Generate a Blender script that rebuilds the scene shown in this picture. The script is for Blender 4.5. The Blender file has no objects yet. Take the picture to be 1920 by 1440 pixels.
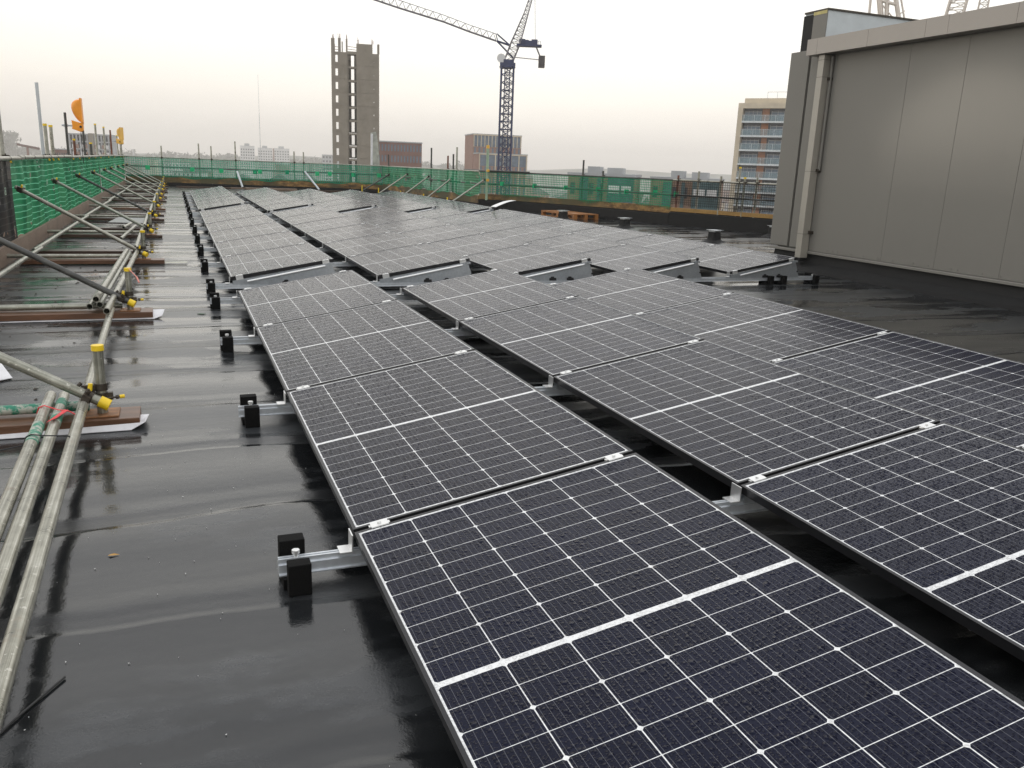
import bpy, math, random
from mathutils import Vector, Matrix
random.seed(7)
C = bpy.context.scene
COL = C.collection
# ------------------------------------------------------------------ camera
FPX, CX, CY = 1566.65, 960.0, 720.0
CAM = Vector((-0.4775, -2.5019, 1.3091))
RGT = Vector((0.930223, -0.365009, 0.038128))
UPV = Vector((0.057187, 0.246793, 0.967379))
FWD = Vector((0.362512, 0.897697, -0.250446))
cam_d = bpy.data.cameras.new("camera")
cam = bpy.data.objects.new("camera", cam_d)
COL.objects.link(cam)
cam_d.sensor_width = 36.0
cam_d.lens = FPX / 1920.0 * 36.0
cam_d.clip_start = 0.05
cam_d.clip_end = 9000
m = Matrix.Identity(4)
for i in range(3):
    m[i][0], m[i][1], m[i][2], m[i][3] = RGT[i], UPV[i], -FWD[i], CAM[i]
cam.matrix_world = m
C.camera = cam
# ------------------------------------------------------------------ world, sun
SUN_EL, SUN_DIR = math.radians(1.6), Vector((-0.761, 0.649, 0.0))
world = bpy.data.worlds.new("World")
C.world = world
world.use_nodes = True
wt = world.node_tree
wt.nodes.clear()
def wn(t, **k):
    n = wt.nodes.new(t)
    for a, b in k.items(): setattr(n, a, b)
    return n
w_out = wn('ShaderNodeOutputWorld'); w_bg = wn('ShaderNodeBackground')
w_sky = wn('ShaderNodeTexSky', sky_type='NISHITA', sun_disc=False)
w_sky.sun_elevation = SUN_EL
w_sky.sun_rotation = math.atan2(SUN_DIR.x, SUN_DIR.y)
w_sky.air_density = 2.0; w_sky.dust_density = 5.0
w_tc = wn('ShaderNodeTexCoord'); w_sep = wn('ShaderNodeSeparateXYZ')
w_ramp = wn('ShaderNodeValToRGB')
w_noise = wn('ShaderNodeTexNoise'); w_noise.inputs['Scale'].default_value = 1.6
w_noise.inputs['Detail'].default_value = 5.0
w_map = wn('ShaderNodeMapping'); w_map.inputs['Scale'].default_value = (1, 1, 4)
w_add = wn('ShaderNodeMath', operation='MULTIPLY_ADD')
w_mul = wn('ShaderNodeVectorMath', operation='SCALE'); w_mul.inputs['Scale'].default_value = 10.0
w_mix = wn('ShaderNodeMix', data_type='RGBA'); w_mix.inputs[0].default_value = 0.9
el = w_ramp.color_ramp.elements
el[0].position = 0.0; el[0].color = (0.60, 0.55, 0.51, 1)
el[1].position = 1.0; el[1].color = (0.95, 0.96, 1.0, 1)
for p_, c_ in ((0.03, (0.74, 0.69, 0.635, 1)), (0.08, (0.91, 0.86, 0.78, 1)), (0.16, (1.0, 0.985, 0.93, 1)), (0.5, (0.98, 0.98, 0.98, 1))):
    e = el.new(p_); e.color = c_
L = wt.links.new
L(w_tc.outputs['Generated'], w_sep.inputs[0])
L(w_tc.outputs['Generated'], w_map.inputs['Vector'])
L(w_map.outputs[0], w_noise.inputs['Vector'])
w_n2 = wn('ShaderNodeMath', operation='MULTIPLY_ADD'); w_n2.inputs[1].default_value = 0.10; w_n2.inputs[2].default_value = -0.05
L(w_noise.outputs[0], w_n2.inputs[0])
w_add.inputs[1].default_value = 1.0
L(w_sep.outputs['Z'], w_add.inputs[0]); L(w_n2.outputs[0], w_add.inputs[2])
L(w_add.outputs[0], w_ramp.inputs[0])
w_x = wn('ShaderNodeMapRange'); w_x.interpolation_type = 'SMOOTHSTEP'
for k_, v_ in ((1, -0.5), (2, 0.6), (3, 0.88), (4, 1.0)): w_x.inputs[k_].default_value = v_
L(w_sep.outputs['X'], w_x.inputs[0])
w_sc = wn('ShaderNodeVectorMath', operation='SCALE'); L(w_ramp.outputs[0], w_sc.inputs[0]); L(w_x.outputs[0], w_sc.inputs['Scale'])
L(w_sc.outputs[0], w_mul.inputs[0])
L(w_sky.outputs[0], w_mix.inputs[6]); L(w_mul.outputs[0], w_mix.inputs[7])
L(w_mix.outputs[2], w_bg.inputs['Color'])
w_bg.inputs['Strength'].default_value = 0.105
L(w_bg.outputs[0], w_out.inputs['Surface'])

sun_d = bpy.data.lights.new("sun", 'SUN')
sun_d.energy = 0.6; sun_d.angle = math.radians(10); sun_d.color = (1.0, 0.90, 0.74)
sun = bpy.data.objects.new("sun", sun_d); COL.objects.link(sun)
sdir = Vector((SUN_DIR.x * math.cos(SUN_EL), SUN_DIR.y * math.cos(SUN_EL), math.sin(SUN_EL)))
sun.rotation_euler = sdir.to_track_quat('Z', 'Y').to_euler()
sun.location = (-20, 20, 30)
C.view_settings.view_transform = 'Standard'
C.view_settings.look = 'None'
C.view_settings.exposure = 0.5
C.view_settings.gamma = 1.0
C.cycles.max_bounces = 8
C.cycles.volume_bounces = 4
C.cycles.transparent_max_bounces = 16
C.cycles.use_denoising = True
try: C.cycles.denoising_prefilter = 'NONE'
except Exception: pass

# ------------------------------------------------------------------ pixel rays used only to survey real positions
def ray(u, v): return FWD * FPX + RGT * (u - CX) - UPV * (v - CY)
def at_dist(u, v, dist):
    d = ray(u, v); return CAM + d * (dist / math.hypot(d.x, d.y))
def zat(u, v, dist): return at_dist(u, v, dist).z
def wid(u0, u1, dist): return (at_dist(u1, 277+.0393*u1, dist) - at_dist(u0, 277+.0393*u0, dist)).length
def hdir(u):                                   # horizontal unit direction at column u, at the horizon
    d = ray(u, 277 + 0.0393 * u); return Vector((d.x, d.y, 0)).normalized()

# ------------------------------------------------------------------ tagging
def tag(o, label=None, cat=None, group=None, kind=None):
    if label: o["label"] = label
    if cat: o["category"] = cat
    if group: o["group"] = group
    if kind: o["kind"] = kind
    return o
def empty(name, loc=(0, 0, 0), rz=0.0):
    o = bpy.data.objects.new(name, None); COL.objects.link(o)
    o.location = loc; o.rotation_euler = (0, 0, rz); o.empty_display_size = 0.1
    return o
def children(o): return list(o.children)
def copy_tree(o, parent=None):
    c = o.copy(); COL.objects.link(c)
    if parent is not None: c.parent = parent
    for ch in children(o): copy_tree(ch, c)
    return c

# ------------------------------------------------------------------ mesh builder
class MB:
    def __init__(s): s.v = []; s.f = []; s.sm = []; s.uv = {}; s.mi = []
    def add(s, vs, fs, smooth=False, uvs=None, mat=0):
        b = len(s.v); s.v += [tuple(x) for x in vs]
        for k, f in enumerate(fs):
            if uvs: s.uv[len(s.f)] = uvs[k]
            s.f.append(tuple(b + i for i in f)); s.sm.append(smooth); s.mi.append(mat)
        return s
    def box(s, a, b, M=None, mat=0):
        (x0, y0, z0), (x1, y1, z1) = a, b
        vs = [Vector(q) for q in ((x0,y0,z0),(x1,y0,z0),(x1,y1,z0),(x0,y1,z0),(x0,y0,z1),(x1,y0,z1),(x1,y1,z1),(x0,y1,z1))]
        if M is not None: vs = [M @ q for q in vs]
        return s.add(vs, [(0,3,2,1),(4,5,6,7),(0,1,5,4),(1,2,6,5),(2,3,7,6),(3,0,4,7)], mat=mat)
    def prism(s, pts, h0, h1, M=None, axis='z'):
        n = len(pts)
        def mk(p, h):
            q = Vector((p[0], p[1], h)) if axis == 'z' else (Vector((p[0], h, p[1])) if axis == 'y' else Vector((h, p[0], p[1])))
            return M @ q if M is not None else q
        vs = [mk(p, h0) for p in pts] + [mk(p, h1) for p in pts]
        fs = [tuple(reversed(range(n))), tuple(range(n, 2*n))] + [(i, (i+1) % n, n + (i+1) % n, n + i) for i in range(n)]
        if axis == 'y': fs = [tuple(reversed(f)) for f in fs]
        return s.add(vs, fs)
    def tube(s, p, q, r=0.0242, n=14, r2=None, hollow=0.0, cap=True):
        p, q = Vector(p), Vector(q); d = (q - p)
        L_ = d.length
        if L_ < 1e-6: return s
        d.normalize(); r2 = r if r2 is None else r2
        a = d.orthogonal().normalized(); b = d.cross(a)
        A = [p + (a*math.cos(t) + b*math.sin(t))*r for t in [2*math.pi*i/n for i in range(n)]]
        B = [q + (a*math.cos(t) + b*math.sin(t))*r2 for t in [2*math.pi*i/n for i in range(n)]]
        uvs = [[(i/n, 0), ((i+1)/n, 0), ((i+1)/n, L_), (i/n, L_)] for i in range(n)]
        s.add(A + B, [(i, (i+1) % n, n + (i+1) % n, n + i) for i in range(n)], True, uvs)
        if hollow > 0:
            ri = r * (1 - hollow)
            for (c, sg, rr) in ((p, 1, r), (q, -1, r2)):
                O = [c + (a*math.cos(t) + b*math.sin(t))*rr for t in [2*math.pi*i/n for i in range(n)]]
                I = [c + (a*math.cos(t) + b*math.sin(t))*ri for t in [2*math.pi*i/n for i in range(n)]]
                D = [c + d*sg*min(0.25, L_*0.4) + (a*math.cos(t) + b*math.sin(t))*ri for t in [2*math.pi*i/n for i in range(n)]]
                s.add(O + I, [(i, n+i, n+(i+1) % n, (i+1) % n) for i in range(n)])
                s.add(I + D, [(i, n+i, n+(i+1) % n, (i+1) % n) for i in range(n)], True)
                s.add(D, [tuple(range(n))])
        elif cap:
            s.add(A, [tuple(reversed(range(n)))]); s.add(B, [tuple(range(n))])
        return s
    def bar(s, p, q, w=0.1, n=4): return s.tube(p, q, w*0.7071, n)
    def build(s, name, mat, parent=None, bevel=0.0):
        me = bpy.data.meshes.new(name); me.from_pydata(s.v, [], s.f); me.update()
        me.polygons.foreach_set('use_smooth', s.sm)
        if s.uv:
            l = me.uv_layers.new(name='UVMap')
            for pi, uvs in s.uv.items():
                for k, li in enumerate(me.polygons[pi].loop_indices): l.data[li].uv = uvs[k]
        for mt in (mat if isinstance(mat, (list, tuple)) else [mat]): me.materials.append(mt)
        if any(s.mi): me.polygons.foreach_set('material_index', s.mi)
        o = bpy.data.objects.new(name, me); COL.objects.link(o)
        if parent is not None: o.parent = parent
        if bevel > 0:
            bv = o.modifiers.new('bevel', 'BEVEL'); bv.width = bevel; bv.segments = 2; bv.limit_method = 'ANGLE'
            bv.angle_limit = math.radians(50); bv.harden_normals = False
        return o

# ------------------------------------------------------------------ material helpers
class NT:
    def __init__(s, name):
        s.m = bpy.data.materials.new(name); s.m.use_nodes = True; s.t = s.m.node_tree; s.t.nodes.clear()
        s.out = s.t.nodes.new('ShaderNodeOutputMaterial'); s.p = s.t.nodes.new('ShaderNodeBsdfPrincipled')
        s.t.links.new(s.p.outputs[0], s.out.inputs['Surface'])
    def n(s, t, **k):
        x = s.t.nodes.new(t)
        for a, b in k.items(): setattr(x, a, b)
        return x
    def put(s, sock, v):
        if isinstance(v, bpy.types.NodeSocket): s.t.links.new(v, sock)
        elif isinstance(v, (tuple, list)) and len(v) == 3 and sock.type == 'RGBA': sock.default_value = (*v, 1)
        else: sock.default_value = v
    def math(s, op, a, b=None, c=None, clamp=False):
        x = s.n('ShaderNodeMath', operation=op); x.use_clamp = clamp
        s.put(x.inputs[0], a)
        if b is not None: s.put(x.inputs[1], b)
        if c is not None: s.put(x.inputs[2], c)
        return x.outputs[0]
    def mix(s, f, a, b, mode='MIX'):
        x = s.n('ShaderNodeMix', data_type='RGBA', blend_type=mode)
        s.put(x.inputs[0], f); s.put(x.inputs[6], a); s.put(x.inputs[7], b); return x.outputs[2]
    def mixf(s, f, a, b):
        x = s.n('ShaderNodeMix', data_type='FLOAT'); s.put(x.inputs[0], f); s.put(x.inputs[2], a); s.put(x.inputs[3], b); return x.outputs[0]
    def coord(s, which='Object'): return s.n('ShaderNodeTexCoord').outputs[which]
    def pos(s): return s.n('ShaderNodeNewGeometry').outputs['Position']
    def mapv(s, v, scale=(1,1,1), rot=(0,0,0), loc=(0,0,0)):
        x = s.n('ShaderNodeMapping'); s.put(x.inputs['Vector'], v)
        x.inputs['Scale'].default_value = scale; x.inputs['Rotation'].default_value = rot; x.inputs['Location'].default_value = loc
        return x.outputs[0]
    def noise(s, v, scale, detail=4.0, rough=0.5, out=0):
        x = s.n('ShaderNodeTexNoise'); s.put(x.inputs['Vector'], v); x.inputs['Scale'].default_value = scale
        x.inputs['Detail'].default_value = detail; x.inputs['Roughness'].default_value = rough; return x.outputs[out]
    def ramp(s, f, stops):
        x = s.n('ShaderNodeValToRGB'); s.put(x.inputs[0], f); e = x.color_ramp.elements
        e[0].position, e[0].color = stops[0][0], (*stops[0][1], 1) if len(stops[0][1]) == 3 else stops[0][1]
        e[1].position, e[1].color = stops[-1][0], (*stops[-1][1], 1)
        for q, c in stops[1:-1]: k = e.new(q); k.color = (*c, 1)
        return x.outputs[0]
    def step(s, f, a, b):
        x = s.n('ShaderNodeMapRange'); x.interpolation_type = 'SMOOTHSTEP'; s.put(x.inputs[0], f)
        s.put(x.inputs[1], a); s.put(x.inputs[2], b); return x.outputs[0]
    def bump(s, h, dist, strength=1.0, normal=None):
        x = s.n('ShaderNodeBump'); s.put(x.inputs['Height'], h); x.inputs['Distance'].default_value = dist
        x.inputs['Strength'].default_value = strength
        if normal is not None: s.put(x.inputs['Normal'], normal)
        return x.outputs[0]
    def sep(s, v): x = s.n('ShaderNodeSeparateXYZ'); s.put(x.inputs[0], v); return x.outputs
    def comb(s, x_, y_, z_=0.0):
        x = s.n('ShaderNodeCombineXYZ'); s.put(x.inputs[0], x_); s.put(x.inputs[1], y_); s.put(x.inputs[2], z_); return x.outputs[0]
    def set(s, **k):
        for a, b in k.items(): s.put(s.p.inputs[a.replace('_', ' ')], b)
        return s

def simple(name, col, rough=0.6, metal=0.0, var=0.25, scale=6.0, bump=0.0, bscale=60.0, streak=None):
    t = NT(name); v = t.coord('Object'); ns = t.noise(t.mapv(v, streak) if streak else v, scale, 6.0, 0.6)
    dark = tuple(c*(1-var) for c in col); lite = tuple(min(1, c*(1+var)) for c in col)
    t.set(Base_Color=t.ramp(ns, [(0.3, dark), (0.7, lite)]), Metallic=metal,
          Roughness=t.math('MULTIPLY_ADD', ns, 0.25, rough-0.12, clamp=True))
    if bump > 0: t.set(Normal=t.bump(t.noise(v, bscale, 3.0), bump))
    return t.m

def m_roof():
    t = NT('wet_black_membrane'); P = t.pos(); x, y, z = t.sep(P)
    warp = t.noise(t.mapv(P, (0.8, 0.6, 1)), 1.0, 4.0)
    yy = t.math('MULTIPLY_ADD', warp, 0.30, y)
    # lapped joints roughly every metre and low corrugation of the deck below
    lap = t.math('FRACT', t.math('MULTIPLY', yy, 1.32))
    lap_h = t.math('MULTIPLY', t.step(lap, 0.0, 0.055), t.math('SUBTRACT', 1.0, t.math('MULTIPLY', t.step(lap, 0.18, 0.45), 0.8)))
    lap_band = t.math('MULTIPLY', t.step(lap, 0.02, 0.05), t.math('SUBTRACT', 1.0, t.step(lap, 0.16, 0.24)))
    cor = t.math('SINE', t.math('MULTIPLY', yy, 2*math.pi/0.52))
    wav = t.noise(t.mapv(P, (0.35, 2.6, 1)), 1.0, 3.0)
    wav2 = t.noise(t.mapv(P, (0.9, 1.6, 1)), 1.0, 2.0)
    grain = t.noise(P, 160.0, 2.0)
    grain2 = t.noise(P, 30.0, 3.0)
    pool = t.noise(t.mapv(P, (0.55, 1.5, 1), loc=(3.1, 1.7, 0)), 1.0, 4.0, 0.55)
    edge = t.math('MULTIPLY_ADD', t.noise(P, 7.0, 6.0, 0.7), 0.10, pool)
    dry = t.step(edge, 0.535, 0.60)
    dry = t.math('MAXIMUM', dry, 0.12)
    dry = t.math('MAXIMUM', dry, t.math('MULTIPLY', lap_band, t.mixf(t.step(t.noise(P, 1.3, 4.0), 0.40, 0.55), 0.35, 1.0)))
    h = t.math('MULTIPLY', lap_h, -0.0035)
    h = t.math('MULTIPLY_ADD', cor, 0.0024, h)
    h = t.math('MULTIPLY_ADD', t.math('MULTIPLY', t.step(lap, 0.10, 0.20), t.math('SUBTRACT', 1.0, t.step(lap, 0.20, 0.34))), 0.0030, h)
    h = t.math('MULTIPLY_ADD', wav, 0.007, h)
    h = t.math('MULTIPLY_ADD', wav2, 0.006, h)
    h = t.math('MULTIPLY_ADD', grain2, t.mixf(dry, 0.0005, 0.0012), h)
    h = t.math('MULTIPLY_ADD', grain, t.mixf(dry, 0.00016, 0.0006), h)
    col = t.mix(dry, (0.010, 0.011, 0.012), (0.034, 0.037, 0.040))
    col = t.mix(t.math('MULTIPLY', lap_band, 0.6), col, (0.013, 0.014, 0.015))
    dirt = t.step(t.noise(t.mapv(P, (1.1, 2.2, 1)), 0.8, 6.0, 0.65), 0.56, 0.74)
    col = t.mix(t.math('MULTIPLY', dirt, 0.35), col, (0.065, 0.064, 0.062))
    t.set(Base_Color=col, Roughness=t.mixf(dry, 0.08, 0.30), IOR=1.52, Normal=t.bump(h, 1.0))
    return t.m

PW, PL, PT = 1.038, 1.755, 0.035
SEAM = 1.775
TILT = 0.172906
def m_cells():
    t = NT('wet_solar_glass'); uv = t.coord('UV'); u, v, _ = t.sep(uv)
    cu = t.math('DIVIDE', t.math('SUBTRACT', u, 0.0045), 0.1680)
    fu = t.math('FRACT', cu)
    w = t.math('SUBTRACT', v, 0.0095)
    second = t.math('GREATER_THAN', w, 0.858)
    w2 = t.math('SUBTRACT', w, t.math('MULTIPLY', second, 0.018))
    cv = t.math('DIVIDE', w2, 0.0848); fv = t.math('FRACT', cv)
    dx = t.math('MULTIPLY', t.math('ABSOLUTE', t.math('SUBTRACT', fu, 0.5)), 0.168)
    dy = t.math('MULTIPLY', t.math('ABSOLUTE', t.math('SUBTRACT', fv, 0.5)), 0.0848)
    c1 = t.math('LESS_THAN', dx, 0.0825)
    c2 = t.math('LESS_THAN', dy, 0.0414)
    par = t.math('FRACT', t.math('MULTIPLY', t.math('FLOOR', cv), 0.5))
    upper = t.math('GREATER_THAN', fv, 0.5)
    outer = t.math('COMPARE', t.math('MULTIPLY', par, 2.0), upper, 0.1)     # chamfer on alternate sides
    cut = t.math('MULTIPLY_ADD', outer, -0.0050, 0.1225)
    c3 = t.math('LESS_THAN', t.math('ADD', dx, dy), cut)
    inx = t.math('MULTIPLY', t.math('GREATER_THAN', cu, 0.0), t.math('LESS_THAN', cu, 6.0))
    inv = t.math('MULTIPLY', t.math('GREATER_THAN', cv, 0.0), t.math('LESS_THAN', cv, 20.0))
    gap = t.math('SUBTRACT', 1.0, t.math('MULTIPLY', t.math('GREATER_THAN', w, 0.848), t.math('LESS_THAN', w, 0.866)))
    cell = t.math('MULTIPLY', t.math('MULTIPLY', c1, c2), t.math('MULTIPLY', c3, gap))
    cell = t.math('MULTIPLY', cell, t.math('MULTIPLY', inx, inv))
    fb = t.math('FRACT', t.math('MULTIPLY', fu, 9.0))
    bus = t.math('LESS_THAN', t.math('MULTIPLY', t.math('ABSOLUTE', t.math('SUBTRACT', fb, 0.5)), 0.0187), 0.00045)
    bus = t.math('MULTIPLY', bus, 0.28)
    idc = t.n('ShaderNodeTexWhiteNoise', noise_dimensions='2D')
    t.put(idc.inputs['Vector'], t.comb(t.math('FLOOR', cu), t.math('FLOOR', cv)))
    rnd = t.n('ShaderNodeObjectInfo').outputs['Random']
    cc = t.mix(idc.outputs[0], (0.0015, 0.0032, 0.0160), (0.0028, 0.0050, 0.0220))
    cc = t.mix(t.math('MULTIPLY', rnd, 0.4), cc, (0.0045, 0.0045, 0.010))
    cc = t.mix(bus, cc, (0.42, 0.43, 0.45))
    col = t.mix(cell, (0.80, 0.81, 0.81), cc)
    # rain beads standing on the glass
    off = t.n('ShaderNodeVectorMath', operation='ADD'); t.put(off.inputs[0], uv)
    t.put(off.inputs[1], t.comb(t.math('MULTIPLY', rnd, 37.0), t.math('MULTIPLY', rnd, 91.0), 0.0))
    nx, ny = 0.0, 0.0
    for sc, rmax, keep in ((120.0, 0.47, 0.15), (64.0, 0.44, 0.42), (36.0, 0.36, 0.72)):
        vo = t.n('ShaderNodeTexVoronoi'); vo.voronoi_dimensions = '2D'; t.put(vo.inputs['Vector'], off.outputs[0]); vo.inputs['Scale'].default_value = sc
        vo.inputs['Randomness'].default_value = 1.0
        cs = t.sep(vo.outputs['Color'])
        rr = t.math('MULTIPLY', t.math('MULTIPLY_ADD', cs[0], 0.6, 0.4), rmax)
        q = t.math('DIVIDE', vo.outputs['Distance'], rr)
        on = t.math('MULTIPLY', t.math('LESS_THAN', q, 1.0), t.math('GREATER_THAN', cs[1], keep))
        dv = t.n('ShaderNodeVectorMath', operation='SUBTRACT'); t.put(dv.inputs[0], off.outputs[0]); t.put(dv.inputs[1], vo.outputs['Position'])
        d_ = t.sep(dv.outputs[0])
        k = t.math('DIVIDE', 1.15*sc, rr)
        nx = t.mixf(on, nx, t.math('MULTIPLY', d_[0], k)); ny = t.mixf(on, ny, t.math('MULTIPLY', d_[1], k))
    vt_ = t.n('ShaderNodeVectorTransform', vector_type='NORMAL', convert_from='OBJECT', convert_to='WORLD')
    t.put(vt_.inputs[0], t.comb(nx, ny, 1.0))
    nn_ = t.n('ShaderNodeVectorMath', operation='NORMALIZE'); t.put(nn_.inputs[0], vt_.outputs[0])
    film = t.noise(off.outputs[0], 3.0, 3.0)
    t.set(Base_Color=col, Roughness=t.math('MULTIPLY_ADD', film, 0.12, 0.07), IOR=1.40, Specular_IOR_Level=0.20,
          Normal=nn_.outputs[0])
    return t.m

def m_tube():
    t = NT('weathered_galvanised_tube'); uv = t.coord('UV'); P = t.pos()
    ns = t.noise(P, 9.0, 7.0, 0.65); st = t.noise(t.mapv(uv, (9, 0.45, 1)), 2.0, 6.0, 0.6)
    rnd = t.n('ShaderNodeObjectInfo').outputs['Random']
    col = t.ramp(t.math('ADD', t.math('MULTIPLY', ns, 0.4), t.math('MULTIPLY', st, 0.6)),
                 [(0.36, (0.11, 0.105, 0.085)), (0.47, (0.27, 0.26, 0.21)), (0.55, (0.40, 0.39, 0.33)), (0.64, (0.60, 0.59, 0.53))])
    col = t.mix(t.math('MULTIPLY', rnd, 0.35), col, (0.22, 0.25, 0.22))
    rust = t.step(t.noise(P, 5.0, 5.0, 0.7), 0.60, 0.72)
    col = t.mix(t.math('MULTIPLY', rust, 0.35), col, (0.20, 0.12, 0.07))
    spl = t.step(t.noise(P, 42.0, 4.0, 0.6), 0.63, 0.67)
    col = t.mix(t.math('MULTIPLY', spl, 0.7), col, (0.62, 0.60, 0.54))
    scr = t.step(t.noise(t.mapv(uv, (30, 1.5, 1)), 3.0, 3.0), 0.64, 0.68)
    col = t.mix(t.math('MULTIPLY', scr, 0.6), col, (0.10, 0.08, 0.06))
    t.set(Base_Color=col, Metallic=0.5, Roughness=t.math('MULTIPLY_ADD', ns, 0.30, 0.16), Normal=t.bump(ns, 0.0008))
    return t.m
def m_tube_dark():
    return simple('dark_steel_tube', (0.07, 0.07, 0.065), 0.42, 0.3, 0.45, 7.0, 0.0006)
def m_tube_green():
    t = NT('green_painted_tube'); P = t.pos(); ns = t.noise(P, 16.0, 8.0, 0.7)
    col = t.mix(t.step(ns, 0.46, 0.56), (0.03, 0.22, 0.14), (0.40, 0.42, 0.36))
    t.set(Base_Color=col, Roughness=0.5, Metallic=0.15); return t.m
def m_wood(name, a, b, rough=0.55):
    t = NT(name); v = t.coord('Object'); g = t.noise(t.mapv(v, (1.5, 14, 14)), 2.0, 6.0, 0.6); k = t.noise(v, 2.5, 4.0)
    t.set(Base_Color=t.mix(k, t.ramp(g, [(0.3, a), (0.7, b)]), tuple(c*0.6 for c in a)), Roughness=rough, Normal=t.bump(g, 0.002)); return t.m
def m_kerb():
    t = NT('stained_parapet_board'); P = t.pos(); n1 = t.noise(t.mapv(P, (1, 1, 3)), 1.6, 8.0, 0.78); n2 = t.noise(P, 0.6, 3.0)
    z = t.sep(P)[2]
    c = t.ramp(n1, [(0.34, (0.025, 0.018, 0.01)), (0.47, (0.14, 0.08, 0.03)), (0.58, (0.36, 0.21, 0.07)), (0.70, (0.24, 0.18, 0.11))])
    c = t.mix(t.step(n2, 0.42, 0.60), c, (0.085, 0.075, 0.035))
    t.set(Base_Color=c, Roughness=0.7, Normal=t.bump(n1, 0.01)); return t.m
def m_net(name, base, line, cover, grid=0.0, lines=True, tint=0.5, amt=0.7):
    """debris netting: woven sheet with reinforcing threads; the gaps between threads are open"""
    t = NT(name); uv = t.coord('UV'); u, v, _ = t.sep(uv)
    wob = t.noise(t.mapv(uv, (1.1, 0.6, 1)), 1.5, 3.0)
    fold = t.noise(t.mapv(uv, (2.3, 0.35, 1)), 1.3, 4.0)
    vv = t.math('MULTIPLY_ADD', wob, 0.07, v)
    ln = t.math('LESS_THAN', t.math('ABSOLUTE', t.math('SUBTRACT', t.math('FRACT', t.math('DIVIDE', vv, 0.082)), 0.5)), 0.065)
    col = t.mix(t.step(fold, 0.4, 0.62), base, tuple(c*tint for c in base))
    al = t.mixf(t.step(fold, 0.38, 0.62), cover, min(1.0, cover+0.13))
    if grid > 0:
        gu = t.math('LESS_THAN', t.math('FRACT', t.math('DIVIDE', u, grid)), 0.24)
        gv = t.math('LESS_THAN', t.math('FRACT', t.math('DIVIDE', v, grid)), 0.24)
        g = t.math('MAXIMUM', gu, gv)
        al = t.mixf(g, al, amt)
    if lines:
        holes = t.math('GREATER_THAN', t.noise(t.mapv(uv, (1.0, 2.2, 1)), 2.2, 1.0), 0.70)
        pb = t.math('MULTIPLY', t.math('GREATER_THAN', t.noise(t.mapv(uv, (1, 0.01, 1)), 2.6, 2.0), 0.585), t.math('LESS_THAN', t.math('ABSOLUTE', t.math('SUBTRACT', v, 0.80)), 0.045))
        col = t.mix(t.math('MULTIPLY', pb, 0.55), col, (0.45, 0.60, 0.48))
        col = t.mix(t.math('MULTIPLY', ln, 0.8), col, line); al = t.math('MAXIMUM', al, t.math('MULTIPLY', ln, 0.97))
        al = t.mixf(t.math('MULTIPLY', holes, t.math('SUBTRACT', 1.0, ln)), al, 0.35)
    t.set(Base_Color=col, Roughness=0.8, Specular_IOR_Level=0.2, Alpha=al)
    return t.m
def m_clad():
    t = NT('grey_aluminium_cladding'); P = t.pos(); fine = t.noise(P, 900.0, 1.0); big = t.noise(t.mapv(P, (1, 1, 0.4)), 0.9, 4.0)
    t.set(Base_Color=t.mix(big, (0.192, 0.185, 0.167), (0.206, 0.198, 0.179)), Metallic=0.0, Roughness=0.62, Specular_IOR_Level=0.3,
          Coat_Weight=0.09, Coat_Roughness=0.11, Normal=t.bump(fine, 0.00002))
    return t.m
def m_foam():
    t = NT('black_rubber_foam'); v = t.coord('Object'); n = t.noise(v, 260.0, 3.0)
    t.set(Base_Color=(0.004, 0.004, 0.004), Roughness=0.9, Specular_IOR_Level=0.2, Normal=t.bump(n, 0.002)); return t.m
def m_galv(name='galvanised_steel', a=(0.38, 0.41, 0.44), b=(0.58, 0.61, 0.64), rough=0.34):
    t = NT(name); v = t.coord('Object'); vo = t.n('ShaderNodeTexVoronoi'); t.put(vo.inputs['Vector'], v); vo.inputs['Scale'].default_value = 45.0
    n = t.noise(v, 14.0, 4.0)
    t.set(Base_Color=t.mix(t.math('MULTIPLY_ADD', vo.outputs['Distance'], 0.5, t.math('MULTIPLY', n, 0.5)), a, b), Metallic=0.75,
          Roughness=t.math('MULTIPLY_ADD', n, 0.2, rough-0.1)); return t.m

M = {}
M['roof'] = m_roof(); M['cells'] = m_cells(); M['tube'] = m_tube(); M['dark_tube'] = m_tube_dark(); M['green_tube'] = m_tube_green()
M['clad'] = m_clad(); M['foam'] = m_foam(); M['galv'] = m_galv(); M['kerb'] = m_kerb()
M['alu'] = m_galv('bright_clamp_aluminium', (0.72, 0.73, 0.73), (0.85, 0.85, 0.84), 0.38)
M['rail'] = m_galv('rail_galvanised', (0.50, 0.53, 0.56), (0.70, 0.73, 0.76), 0.42)
M['frame'] = simple('dark_anodised_frame', (0.03, 0.03, 0.033), 0.36, 0.55, 0.12, 5.0)
M['yellow'] = simple('yellow_plastic', (0.86, 0.60, 0.02), 0.42, 0.0, 0.10, 30.0)
M['orange'] = simple('orange_plastic', (0.90, 0.33, 0.02), 0.38, 0.0, 0.08, 5.0)
M['pale_orange'] = simple('faded_orange_plastic', (0.80, 0.46, 0.08), 0.45, 0.0, 0.10, 5.0)
M['steel_dark'] = simple('oily_coupler_steel', (0.06, 0.05, 0.04), 0.5, 0.5, 0.5, 40.0)
M['rust_plate'] = simple('rusty_base_plate', (0.30, 0.15, 0.07), 0.6, 0.2, 0.4, 20.0)
M['board'] = m_wood('wet_scaffold_board', (0.10, 0.045, 0.022), (0.26, 0.13, 0.07), 0.38)
M['dark_board'] = m_wood('dark_wet_board', (0.04, 0.022, 0.014), (0.12, 0.055, 0.03), 0.32)
M['toe'] = m_wood('pale_toe_board', (0.20, 0.14, 0.10), (0.34, 0.25, 0.19), 0.6)
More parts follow.
